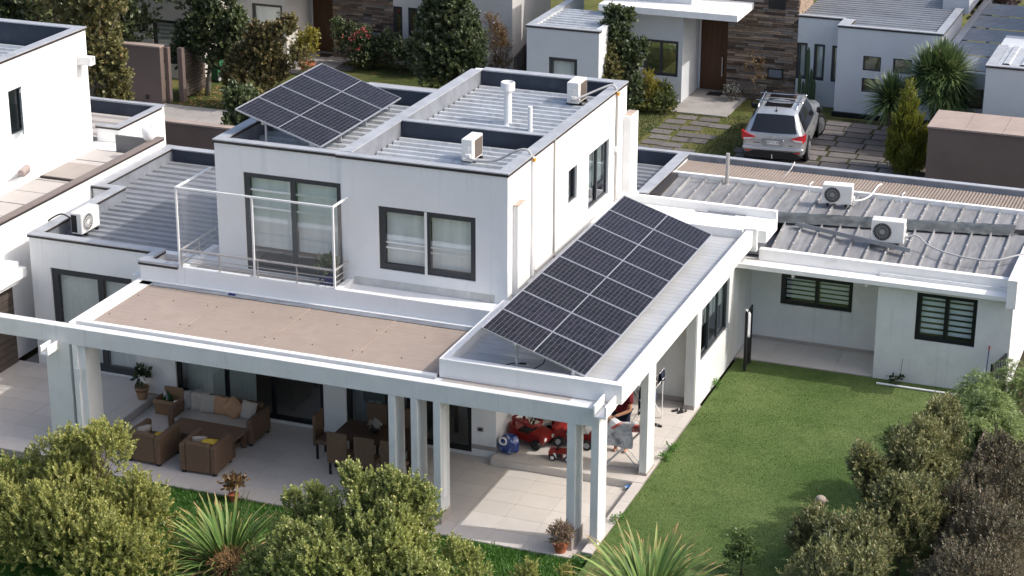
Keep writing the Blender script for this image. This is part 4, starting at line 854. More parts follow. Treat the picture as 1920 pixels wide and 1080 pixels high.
# ------------------------------------------------------------------ patio furniture
def wicker():
    m = bpy.data.materials.new("woven_rattan"); m.use_nodes = True; nt = m.node_tree; b = nt.nodes["Principled BSDF"]; b.inputs["Roughness"].default_value = .7
    g = nt.nodes.new("ShaderNodeTexCoord"); mp = nt.nodes.new("ShaderNodeMapping"); mp.inputs["Scale"].default_value = (34, 34, 34); nt.links.new(g.outputs["Object"], mp.inputs[0])
    ck = nt.nodes.new("ShaderNodeTexChecker"); ck.inputs["Scale"].default_value = 1.0; nt.links.new(mp.outputs[0], ck.inputs[0])
    n = _noise(nt, g.outputs["Object"], 30, 3); c = _mix(nt, n, (.085, .05, .03, 1), (.27, .17, .105, 1)); c = _mix(nt, ck.outputs["Fac"], c, (.12, .072, .044, 1)); nt.links.new(c, b.inputs["Base Color"])
    bp = nt.nodes.new("ShaderNodeBump"); bp.inputs["Strength"].default_value = .8; bp.inputs["Distance"].default_value = .012; nt.links.new(ck.outputs["Fac"], bp.inputs["Height"]); nt.links.new(bp.outputs[0], b.inputs["Normal"]); return m
RAT = wicker(); CUSH = mat("stone_cushion_fabric", (.40, .36, .32), .95, var=.06, bump=.3, bscale=150); TERR = mat("apricot_cushion_fabric", (.40, .24, .14), .95, var=.08, bump=.3, bscale=150)
YEL = mat("yellow_cushion_fabric", (.62, .42, .05), .95, var=.06); GREYC = mat("grey_cushion_fabric", (.30, .29, .28), .95, var=.06); SEATF = mat("dark_seat_pad", (.12, .10, .09), .9)
WOODD = mat("dark_table_wood", (.06, .035, .022), .5, var=.2, vscale=3, stretch=(1, 8, 1)); BLK = mat("black_plastic", (.012, .012, .013), .5)
FZ = -.17
def pillow(loc, rot, m, label, s=.42, grp=None, name="cushion"):
    mb = MB(); n = 8; P = []
    for sgn in (1, -1):
        rows = []
        for i in range(n+1):
            row = []
            for j in range(n+1):
                u, v = 2*i/n-1, 2*j/n-1; t = max(0, (1-u**4)*(1-v**4))**.6*.085; k = 1-.07*(1-abs(u))*(abs(v)**3); k2 = 1-.07*(1-abs(v))*(abs(u)**3)
                row.append((u*s/2*k2, sgn*t*s/.42, v*s/2*k))
            rows.append(row)
        mb.grid(rows)
    o = O(name, mb, m, smooth=True); o.location = loc; o.rotation_euler = rot; return tag(o, label, "cushion", grp)
def lounge(loc, rz, w, label, name, cat, dep=.86, hb=.72, ha=.68):
    R = root(name, loc, label, cat, None, rz)
    for sx in (-1, 1): mb = MB(); mb.bbox(sx*w/2, sx*(w/2-.14), -dep/2, dep/2, .05, ha, .025); O("arm", mb, RAT, R, world=False)
    mb = MB(); mb.bbox(-w/2+.14, w/2-.14, dep/2-.15, dep/2, .05, hb, .025); O("backrest", mb, RAT, R, world=False)
    mb = MB(); mb.bbox(-w/2+.14, w/2-.14, -dep/2+.02, dep/2-.15, .05, .27, .02); O("seat_base", mb, RAT, R, world=False)
    mb = MB(); mb.bbox(-w/2+.15, w/2-.15, -dep/2, dep/2-.16, .271, .40, .03); O("seat_cushion", mb, CUSH if w > 1 else SEATF, R, world=False)
    for sx in (-1, 1):
        for sy in (-1, 1): mb = MB(); mb.box(sx*(w/2-.03), sx*(w/2-.11), sy*(dep/2-.03), sy*(dep/2-.11), 0, .05); O("foot", mb, BLK, R, world=False)
    return R
lounge((-9.68, 2.36, FZ), 0, 2.1, "brown woven rattan sofa with stone seat cushion facing the garden", "sofa", "sofa", .9, .70, .62)
lounge((-9.08, .68, FZ), math.pi+.05, .86, "brown rattan armchair seen from behind, nearer the dining table", "armchair", "armchair")
lounge((-10.40, .72, FZ), math.pi-.05, .86, "brown rattan armchair seen from behind, partly behind the large left bush", "armchair", "armchair")
ct = root("coffee_table", (-9.55, 1.58, FZ), "low brown woven coffee table between sofa and armchairs", "table"); mb = MB(); mb.bbox(-.85, .85, -.36, .36, .38, .43, .01); O("table_top", mb, RAT, ct, world=False)
for sx in (-1, 1):
    for sy in (-1, 1): mb = MB(); mb.box(sx*.80, sx*.70, sy*.31, sy*.22, 0, .38); O("leg", mb, RAT, ct, world=False)
mb = MB(); mb.box(-.7, .7, -.24, .24, .12, .15); O("shelf", mb, RAT, ct, world=False)
sz = FZ+.60
for i, (x, y, r_z, ti, m_, lb) in enumerate(((-10.42, 2.55, .5, -.25, GREYC, "grey cushion leaning at the left end of the sofa"), (-10.22, 2.50, .3, -.25, CUSH, "pale cushion second from the left arm of the sofa"), (-9.98, 2.46, .1, -.28, CUSH, "pale cushion beside the apricot cushions on the sofa"),
        (-9.66, 2.47, 0, -.25, TERR, "apricot cushion upright in the middle of the sofa"), (-9.33, 2.42, 0, -.3, TERR, "apricot cushion turned on its corner on the sofa"), (-8.98, 2.44, -.25, -.3, CUSH, "pale grey cushion at the right end of the sofa"))):
    pillow((x, y, sz), (ti, .7 if i == 4 else 0, r_z), m_, lb, .44)
pillow((-9.30, .78, FZ+.55), (.9, 0, .5), CUSH, "cream cushion in the rattan armchair nearer the dining table", .36); pillow((-8.98, .80, FZ+.52), (1.2, 0, 0), YEL, "yellow cushion in the rattan armchair nearer the dining table", .44)
pillow((-10.66, .74, FZ+.55), (.6, 0, 1.0), CUSH, "cream cushion in the left rattan armchair", .38); pillow((-10.28, .87, FZ+.46), (1.3, 0, .2), YEL, "yellow cushion lying in the left rattan armchair", .34)
# cardboard box with bottles
cbx = root("cardboard_box", (-11.28, 2.92, FZ), "open cardboard box full of bottles by the glass door", "box"); CARD = mat("cardboard", (.27, .17, .10), .9, var=.08)
mb = MB(); mb.box(-.26, .26, -.19, -.18, 0, .36); mb.box(-.26, .26, .18, .19, 0, .36); mb.box(-.26, -.25, -.18, .18, 0, .36); mb.box(.25, .26, -.18, .18, 0, .36); mb.box(-.25, .25, -.18, .18, 0, .01); O("box_sides", mb, CARD, cbx, world=False)
for q in ([(-.26, .185, .36), (.26, .185, .36), (.24, .26, .52), (-.24, .26, .52)], [(-.26, -.185, .36), (.26, -.185, .36), (.27, -.28, .30), (-.27, -.28, .30)], [(.255, -.18, .36), (.255, .18, .36), (.36, .17, .40), (.36, -.17, .40)], [(-.255, -.18, .36), (-.255, .18, .36), (-.34, .17, .30), (-.34, -.17, .30)]):
    mb = MB(); mb.prism(q, (0, 0, .006)); O("flap", mb, CARD, cbx, world=False)
GBOT = mat("green_bottle_glass", (.02, .10, .03), .15); WBOT = mat("white_plastic", (.75, .75, .75), .4)
for i, (x, y, t, m_, lb) in enumerate(((-.12, -.05, .5, GBOT, "green bottle leaning in the cardboard box, front left"), (.05, .04, -.6, GBOT, "green bottle at the middle of the cardboard box"), (.14, -.06, .8, WBOT, "white plastic bottle on top in the cardboard box"), (-.1, .09, -.4, WBOT, "white plastic bottle at the back of the cardboard box"))):
    mb = MB(); mb.lathe([(.035, 0), (.038, .02), (.038, .17), (.014, .23), (.014, .28)], (0, 0, 0), 10); o = O("bottle", mb, m_, smooth=True); o.location = (-11.28+x, 2.92+y, FZ+.24); o.rotation_euler = (t*.6, t, 0); tag(o, lb, "bottle")
# dining set
tb = root("dining_table", (-5.62, 2.08, FZ), "dark wooden dining table in the shade of the patio", "table"); mb = MB(); mb.bbox(-.95, .95, -.48, .48, .70, .75, .01); O("table_top", mb, WOODD, tb, world=False)
for sx in (-1, 1):
    for sy in (-1, 1): mb = MB(); mb.box(sx*.9, sx*.82, sy*.43, sy*.35, 0, .70); O("leg", mb, WOODD, tb, world=False)
def dchair(loc, rz, label):
    R = root("dining_chair", loc, label, "chair", "rattan chairs round the dining table", rz)
    mb = MB(); mb.bbox(-.23, .23, -.22, .22, .36, .46, .02); O("seat", mb, RAT, R, world=False)
    mb = MB(); mb.bbox(-.23, .23, -.28, -.22, .30, 1.02, .02); O("backrest", mb, RAT, R, world=False)
    for sx in (-1, 1):
        for sy in (-1, 1): mb = MB(); mb.box(sx*.22, sx*.175, sy*.21, sy*.165, 0, .36); O("leg", mb, BLK, R, world=False)
for x, y, a, lb in ((-6.25, 1.50, 0, "rattan dining chair with its back to the garden, nearest the sofa"), (-5.62, 1.48, .05, "rattan dining chair with its back to the garden, middle of three"), (-5.0, 1.50, -.05, "rattan dining chair with its back to the garden, nearest the white columns"),
                    (-6.85, 2.1, -math.pi/2, "rattan dining chair at the left end of the table"), (-6.1, 2.72, math.pi, "rattan dining chair behind the table near the white pier"), (-5.2, 2.72, math.pi+.05, "rattan dining chair behind the table nearer the columns")): dchair((x, y, FZ), a, lb)
ce = root("table_centrepiece", (-5.75, 2.1, FZ+.75), "small white flowers in a dark bowl on the dining table", "flowers"); mb = MB(); mb.lathe([(.05, 0), (.10, .05), (.11, .08)], (0, 0, 0), 12); O("bowl", mb, BLK, ce, world=False)
# toys and the blue bag
TRED = mat("toy_red_plastic", (.22, .012, .010), .35, var=.05, coat=.3); TWH = mat("toy_white_plastic", (.7, .7, .68), .4); TSEAT = mat("toy_black_seat", (.02, .02, .02), .5); TGREY = mat("toy_grey", (.35, .36, .37), .5)
def wheel(par, c, r, w, axis='y', hub=TWH, tyre=TSEAT, name="wheel"):
    mb = MB(); mb.lathe([(r*.55, -w/2), (r*.92, -w/2), (r, -w*.3), (r, w*.3), (r*.92, w/2), (r*.55, w/2)], c, 16, axis); o = O(name, mb, tyre, par, world=False); mb = MB(); mb.lathe([(r*.2, -w/2-.008), (r*.56, -w/2-.004), (r*.56, w/2+.004), (r*.2, w/2+.008)], c, 12, axis); O("hub", mb, hub, o, world=False); return o
def prof(par, name, pts, hw, m, bev=.04):
    """side profile (x,z) swept across y with tucked edges"""
    mb = MB(); n = len(pts); cx = sum(p[0] for p in pts)/n; cz = sum(p[1] for p in pts)/n; rings = []
    for y, s in ((-hw, .86), (-hw+bev, 1.0), (hw-bev, 1.0), (hw, .86)): rings.append([(cx+(x-cx)*s, y, cz+(z-cz)*s) for x, z in pts])
    vs = [p for r in rings for p in r]; fs = [tuple(range(n))[::-1], tuple(range(3*n, 4*n))]
    for k in range(3):
        for i in range(n): fs.append((k*n+i, k*n+(i+1) % n, (k+1)*n+(i+1) % n, (k+1)*n+i))
    mb.add(vs, fs); return O(name, mb, m, par, world=False)
t1 = root("toy_car", (-2.88, 4.0, 0), "large red ride-on toy car with dark seat next to the blue bag", "toy car", None, -.25)
prof(t1, "body", [(-.42, .12), (.42, .12), (.48, .22), (.44, .34), (.15, .38), (.10, .30), (-.22, .30), (-.28, .44), (-.46, .42), (-.47, .2)], .24, TRED)
mb = MB(); mb.bbox(-.24, .10, -.17, .17, .28, .34, .02); O("seat", mb, TSEAT, t1, world=False); mb = MB(); mb.tube([(-.32, -.2, .4), (-.34, -.2, .6), (-.30, 0, .64), (-.34, .2, .6), (-.32, .2, .4)], .035, 8); mb.tube([(-.34, -.2, .58), (.16, -.2, .5), (.24, 0, .5), (.16, .2, .5), (-.34, .2, .58)], .04, 8); O("guard_hoop", mb, TRED, t1, world=False, smooth=True)
mb = MB(); mb.tube([(.12, 0, .36), (.04, 0, .54)], .02, 6); mb.tube([(.04+.1*math.cos(a*.5236)*.3, .1*math.sin(a*.5236), .54+.1*math.cos(a*.5236)) for a in range(13)], .015, 6); O("steering_wheel", mb, TSEAT, t1, world=False)
for x in (-.28, .30):
    for y in (-.25, .25): wheel(t1, (x, y, .12), .12, .09, hub=TSEAT)
for y in (-.14, .14): mb = MB(); mb.lathe([(.0, .0), (.04, .005), (.045, .02)], (.46, y, .25), 10, 'x'); O("headlight", mb, TWH, t1, world=False)
t2 = root("toy_truck", (-1.95, 4.30, 0), "red ride-on toy truck with white side plate beside the column", "toy car", None, .05)
prof(t2, "body", [(-.5, .14), (.5, .14), (.52, .3), (.30, .36), (.12, .36), (.05, .30), (-.2, .30), (-.25, .40), (-.5, .42)], .22, TRED); mb = MB(); mb.prism([(-.16, -.225, .34), (.20, -.225, .34), (.14, -.225, .18), (-.10, -.225, .18)], (0, -.006, 0)); O("side_plate", mb, TGREY, t2, world=False)
mb = MB(); mb.bbox(-.2, .04, -.15, .15, .29, .34, .02); O("seat", mb, TSEAT, t2, world=False); mb = MB(); mb.prism([(.14, -.2, .36), (.34, -.2, .37), (.24, -.16, .5)], (0, .36, 0)); O("windscreen", mb, TWH, t2, world=False)
for x in (-.32, .32):
    for y in (-.23, .23): wheel(t2, (x, y, .12), .12, .08, hub=TGREY)
t3 = root("toy_pushcar", (-1.98, 3.45, 0), "small red push-along toy car with black handle at the terrace step", "toy car", None, .08)
prof(t3, "body", [(-.26, .08), (.26, .08), (.27, .17), (.16, .22), (-.05, .22), (-.12, .20), (-.26, .21)], .13, TRED, .02); mb = MB(); mb.box(-.08, .04, -.1345, -.131, .10, .19); O("side_badge", mb, TSEAT, t3, world=False); mb = MB(); mb.prism([(-.15, -.1345, .19), (-.10, -.1345, .19), (-.06, -.1345, .09), (-.10, -.1345, .09)], (0, .003, 0)); mb.box(.07, .14, -.1345, -.131, .1, .19); O("side_stripe", mb, TWH, t3, world=False)
mb = MB(); mb.tube([(-.12, 0, .2), (.05, .1, .48)], .022, 6); O("push_handle", mb, TSEAT, t3, world=False)
for x in (-.17, .17):
    for y in (-.12, .12): wheel(t3, (x, y, .075), .075, .05)
t4 = root("toy_tricycle", (-2.42, 4.62, 0), "red toy tricycle with a white spoked wheel behind the ride-on car", "tricycle", None, .3); wheel(t4, (-.25, 0, .16), .16, .05, 'y', TSEAT, TWH, "front_wheel")
prof(t4, "body", [(-.2, .2), (.35, .16), (.4, .3), (.1, .34), (-.18, .42)], .12, TRED, .02); mb = MB(); mb.tube([(-.25, 0, .2), (-.2, 0, .55), (-.2, -.18, .58)], .018, 6); mb.tube([(-.2, 0, .55), (-.2, .18, .58)], .018, 6); O("handlebar", mb, mat("toy_yellow", (.55, .42, .12), .5), t4, world=False)
for y in (-.2, .2): wheel(t4, (.32, y, .1), .1, .05)
def lump(name, loc, dims, m, label, cat, seed=1, amp=.25):
    r = np.random.default_rng(seed); mb = MB(); n, k = 10, 16; rows = []; ph = r.uniform(0, 6, 6)
    for i in range(n+1):
        t = math.pi*i/n; row = []
        for j in range(k+1):
            a = 2*math.pi*(j % k)/k; s = 1+amp*(.5*math.sin(3*a+ph[0]+2*t)+.3*math.sin(5*a+ph[1]-3*t)+.3*math.sin(4*t+ph[2]+a))
            row.append((dims[0]*math.sin(t)*math.cos(a)*s, dims[1]*math.sin(t)*math.sin(a)*s, max(-.48*dims[2], dims[2]*math.cos(t)*s*.5)+.48*dims[2]))
        rows.append(row)
    mb.grid(rows); o = O(name, mb, m, smooth=True); o.location = loc; return tag(o, label, cat) if label else o
BAGB = mat("blue_shiny_bag", (.02, .05, .22), .25, var=.3, vscale=8, dirt=(.35, .42, .6), dscale=5, dlo=.52, dhi=.6, damt=.9, coat=.5)
bg_ = lump("plastic_bag", (-3.16, 3.38, 0), (.24, .2, .42), BAGB, "blue and white shiny plastic bag at the corner of the white pier", "bag", 4)
mb = MB(); mb.tube([(-3.22+.08*math.cos(a*.6), 3.17, .34+.08*math.sin(a*.6)) for a in range(11)], .022, 6); o = O("bag_handle", mb, TWH, None); o.parent = bg_; o.location = -bg_.location
lump("storage_sack", (-2.95, 5.6, 0), (.3, .3, .6), mat("dark_sack", (.04, .03, .035), .8), "dark sack in the shade behind the red toy cars", "sack", 9)
bx_ = root("toy_crate", (-2.2, 5.5, 0), "dark red storage crate in the shade behind the toys", "crate"); mb = MB(); mb.bbox(-.4, .4, -.25, .25, 0, .34, .02); O("tub", mb, mat("dark_red_plastic", (.16, .015, .015), .4), bx_, world=False); mb = MB(); mb.bbox(-.43, .43, -.28, .28, .341, .38, .012); O("lid", mb, BLK, bx_, world=False)
tr = root("playpen_stool", (-1.35, 4.75, 0), "blue plastic toy bench between the two corner columns", "stool"); TBL = mat("toy_blue", (.03, .13, .34), .4); mb = MB(); mb.bbox(-.22, .22, -.14, .14, .30, .36, .015); O("seat", mb, TBL, tr, world=False)
for sx in (-1, 1):
    for sy in (-1, 1): mb = MB(); mb.box(sx*.2, sx*.15, sy*.12, sy*.08, 0, .3); O("leg", mb, TWH, tr, world=False)
# ironing board, iron, laundry, drying rack
ib = root("ironing_board", (-.66, 3.70, 0), "ironing board with red patterned cover beside the side column", "ironing board", None, .03); REDF = mat("red_patterned_cover", (.42, .05, .04), .9, var=.5, vscale=14, dirt=(.6, .5, .45), dscale=16, dlo=.5, dhi=.6, damt=.8)
mb = MB(); pts = [(-.62, -.17), (.25, -.17), (.48, -.10), (.58, 0), (.48, .10), (.25, .17), (-.62, .17)]; mb.prism([(x, y, .86) for x, y in pts], (0, 0, .035)); O("board_top", mb, REDF, ib, world=False)
for y, a, b in ((-.11, -.42, .32), (.11, -.42, .32), (-.08, .40, -.30), (.08, .40, -.30)):
    mb = MB(); mb.tube([(a, y, .855), (b, y, .05), (b+(.06 if b > 0 else -.06), y, .01)], .014, 6); O("leg", mb, TUBEW, ib, world=False)
mb = MB(); mb.tube([(.32, -.2, .02), (.32, .2, .02)], .015, 6); mb.tube([(-.30, -.2, .02), (-.30, .2, .02)], .015, 6); O("foot_bar", mb, TUBEW, ib, world=False)
ir = root("clothes_iron", (-.28, 3.70, .897), "dark blue steam iron standing on the ironing board end", "iron", None, .4); mb = MB(); mb.prism([(-.06, -.07, 0), (.06, -.07, 0), (.05, -.07, .18), (0, -.07, .27), (-.05, -.07, .18)], (0, .02, 0)); O("sole_plate", mb, TUBEG, ir, world=False); mb = MB(); mb.prism([(-.055, -.05, 0), (.055, -.05, 0), (.04, -.05, .17), (0, -.05, .24), (-.04, -.05, .17)], (0, .06, 0)); O("iron_body", mb, mat("iron_navy", (.02, .03, .06), .3), ir, world=False); mb = MB(); mb.tube([(0, .01, .19), (0, .09, .15), (0, .09, .04), (0, .01, .02)], .016, 6); O("iron_handle", mb, BLK, ir, world=False)
hose("iron_cord", [(-.24, 3.78, .95), (-.12, 3.85, .7), (-.1, 3.9, .3), (-.14, 3.85, .02), (-.4, 3.6, .01), (-1.0, 3.5, .01)], .007, TUBEG, "grey cord hanging from the steam iron to the terrace floor")
def drape(name, P, m, label, cat, parent=None):
    mb = MB(); mb.grid(P); o = O(name, mb, m, parent, smooth=True)
    md = o.modifiers.new("thick", 'SOLIDIFY'); md.thickness = .012
    if label: tag(o, label, cat)
    return o
LIN = mat("grey_white_laundry", (.50, .51, .54), .95, var=.35, vscale=6, dirt=(.10, .11, .14), dscale=5, dlo=.55, dhi=.65, damt=.8)
rows = []
for i in range(15):
    u = i/14; row = []
    for j in range(13):
        v = j/12; x = -1.05+.62*v; s = u*.80
        y, z = (3.90-s*.0, .0) ; 
        if s < .38: y, z = 3.90-s, .905+.03*math.sin(9*v+4*u)+.02*math.sin(14*v)
        else: y, z = 3.505-.03*math.sin(8*v+2), .905-(s-.38)
        row.append((x+.03*math.sin(6*u+3*v), y, z))
    rows.append(row)
drape("laundry", rows, LIN, "grey and white garment draped over the ironing board", "laundry")
dr = root("drying_rack", (-.85, 6.0, 0), "white folding clothes rack standing on the terrace", "clothes rack")
mb = MB()
for sy in (-.3, .3):
    for (xa, xb) in ((-.3, .25), (.25, -.3)): mb.tube([(xa, sy+.02*(xa > 0), .02), (xb, sy+.02*(xa > 0), 1.0)], .013, 6)
O("leg", mb, TUBEW, dr, world=False); mb = MB()
for k in range(7): mb.tube([(-.32+.1*k, -.34, 1.0), (-.32+.1*k, .34, 1.0)], .008, 6)
for y in (-.34, .34): mb.tube([(-.34, y, 1.0), (.30, y, 1.0)], .012, 6)
O("rails", mb, TUBEW, dr, world=False)
NAV = mat("navy_cloth", (.012, .016, .035), .9, var=.15); 
def hang(x, y0, y1, ztop, l1, l2, m, label, cat="laundry"):
    rows = []
    for i in range(13):
        u = i/12*(l1+l2)-l1; row = []
        for j in range(8):
            v = j/7; w = .02*math.sin(7*v+3*u); row.append((x+(.02 if u > 0 else -.02)*min(1, abs(u)*12)+w*min(1, abs(u)*3), y0+(y1-y0)*v, ztop-abs(u)))
        rows.append(row)
    return drape("garment", rows, m, label, cat)
hang(-.92, 5.68, 6.0, 1.015, .75, .7, NAV, "navy trousers hanging on the white clothes rack"); hang(-.72, 5.7, 6.05, 1.015, .45, .5, mat("blue_cloth", (.08, .11, .25), .9, var=.15), "blue shirt hanging on the white clothes rack")
hang(-.60, 6.06, 6.33, 1.22, .30, .28, NAV, "dark navy garment at the end of the clothes rack next to the column"); hang(-.78, 6.1, 6.3, 1.012, .3, .3, mat("maroon_cloth", (.13, .01, .02), .9), "maroon cloth on the far end of the clothes rack")
mb = MB(); mb.tube([(-.60, 6.03, 1.2), (-.60, 6.36, 1.2)], .012, 6); mb.tube([(-.60, 6.3, 0.02), (-.60, 6.3, 1.2)], .012, 6); O("end_post", mb, TUBEW, dr).location = -dr.location
def slipper(x, y, a, label):
    R = root("slipper", (x, y, 0.0), label, "slipper", "sandals on the terrace", a); mb = MB(); mb.prism([(-.12, -.035, 0.001), (0, -.045, .001), (.12, -.04, .001), (.14, 0, .001), (.12, .04, .001), (0, .045, .001), (-.12, .035, .001)], (0, 0, .025)); O("sole", mb, TSEAT, R, world=False); mb = MB(); mb.tube([(.02, -.045, .02), (.05, 0, .06), (.02, .045, .02)], .012, 6); O("strap", mb, TUBEG, R, world=False)
slipper(-.40, 6.82, .8, "sandal by the room corner, left of the pair"); slipper(-.27, 6.78, 1.0, "sandal by the room corner, right of the pair"); slipper(-.58, 5.88, -.4, "single dark slipper on the terrace beside the clothes rack")
bt = root("water_bottle", (-.36, 2.84, FZ), "clear plastic bottle with blue label lying by the terrace step", "bottle", None, .9); mb = MB(); mb.lathe([(.03, 0), (.042, .02), (.042, .20), (.018, .27), (.018, .30)], (0, 0, .044), 12, 'x'); O("bottle_body", mb, mat("clear_pet", (.45, .52, .58), .15, var=0), bt, smooth=True, world=False); mb = MB(); mb.lathe([(.0435, .04), (.0435, .15)], (0, 0, .044), 12, 'x'); O("bottle_label", mb, mat("blue_label", (.04, .22, .60), .4), bt, world=False)
# small items on house and lawn
gt = root("gate_leaf", (.42, 9.66, 0), "narrow black steel gate leaf standing open at the lawn corner", "gate"); mb = MB(); mb.box(-.03, .03, -.03, .03, 0, 1.5); mb.box(-.02, .02, .47, .51, 0, 1.5); mb.box(-.02, .02, .03, .47, 1.44, 1.48); mb.box(-.02, .02, .03, .47, .08, .12); O("gate_frame", mb, BLK, gt, world=False)
for k in range(4): mb = MB(); mb.box(-.012, .012, .10+.1*k, .12+.1*k, .12, 1.44); O("bar", mb, BLK, gt, world=False)
rows = [[(.40+.05*math.sin(3*j)+(.05 if i > 3 else -.02), 9.66+.05*j, 1.56-.10*abs(i-3)-.02*j) for j in range(5)] for i in range(11)]; drape("towel", rows, mat("pale_grey_towel", (.55, .56, .58), .95, var=.15, vscale=8), "pale grey towel hung over the black gate leaf", "towel")
gr = root("railing_gate", (6.17, 9.55, 0), "black steel railing with upright bars at the right end of the white wall", "railing", None, 1.35); mb = MB(); mb.box(0, 1.0, -.015, .015, 1.00, 1.04); mb.box(0, 1.0, -.015, .015, .08, .12); mb.box(-.025, .025, -.025, .025, 0, 1.08); mb.box(.97, 1.03, -.025, .025, 0, 1.08); O("rail_frame", mb, BLK, gr, world=False)
for k in range(8): mb = MB(); mb.box(.10+.11*k, .12+.11*k, -.01, .01, .12, 1.0); O("bar", mb, BLK, gr, world=False)
mb = MB(); mb.tube([(3.50, 10.06, .0), (5.56, 10.05, .0)], .025, 8); tag(O("metal_pole", mb, TUBEW), "white metal pole lying on the turf below the right window", "pole")
br = root("broom", (5.95, 10.38, 0), "blue broom stick with red top leaning on the white wall", "broom"); mb = MB(); mb.tube([(0, -.2, 0), (.02, 0, 1.08)], .013, 6); O("stick", mb, mat("blue_stick", (.03, .06, .20), .4), br, world=False); mb = MB(); mb.tube([(.02, 0, 1.08), (.021, .01, 1.18)], .016, 6); O("grip", mb, mat("red_grip", (.4, .02, .02), .4), br, world=False); mb = MB(); mb.bbox(-.12, .12, -.24, -.16, .0, .1, .02); O("broom_head", mb, mat("blue_stick", (.03, .06, .2), .4), br, world=False)
bk = root("bucket", (-7.55, 3.62, 3.15), "dark blue bucket with a plant in the balcony corner", "bucket"); mb = MB(); mb.lathe([(.14, 0), (.17, .28), (.155, .28), (.14, .22)], (0, 0, 0), 16); O("bucket_body", mb, mat("bucket_blue", (.01, .02, .13), .4), bk, world=False)
mb = MB(); mb.tube([(-11.35, 2.95, 2.93), (-11.2, 2.97, 2.94)], .03, 6); mb = MB(); mb.bbox(-9.62, -9.45, 2.93, 2.99, 2.916, 2.95, .01); tag(O("blue_scrap", mb, mat("bucket_blue", (.01, .02, .13), .4)), "small blue scrap lying in the gutter behind the tan roof", "scrap")
# wheelie bin and pots across the street
bn = root("wheelie_bin", (-24.15, 29.0, 0), "green wheelie bin beside the cream house", "bin", None, -.3); GRB = mat("bin_green", (.03, .13, .06), .5); mb = MB(); mb.prism([(-.22, -.25, .05), (.22, -.25, .05), (.22, .25, .05), (-.22, .25, .05)], (0, 0, .85)); O("bin_body", mb, GRB, bn, world=False); mb = MB(); mb.bbox(-.25, .25, -.3, .3, .9, .97, .02); O("lid", mb, GRB, bn, world=False)
for x in (-.24, .24): wheel(bn, (x, -.2, .12), .12, .05, 'x', TGREY)
TERRA = mat("terracotta", (.36, .12, .06), .85, var=.1)
def pot(loc, r, h, label, m=None, name="plant_pot", cat="potted plant"):
    R = root(name, loc, label, cat); mb = MB(); mb.lathe([(r*.68, 0), (r*.95, h*.82), (r*1.06, h*.82), (r*1.06, h), (r*.94, h), (r*.9, h*.9)], (0, 0, 0), 16); O("pot", mb, m or TERRA, R, world=False); mb = MB(); mb.lathe([(r*.9, h*.88), (.01, h*.89)], (0, 0, 0), 14); O("soil", mb, SOIL, R, world=False); return R
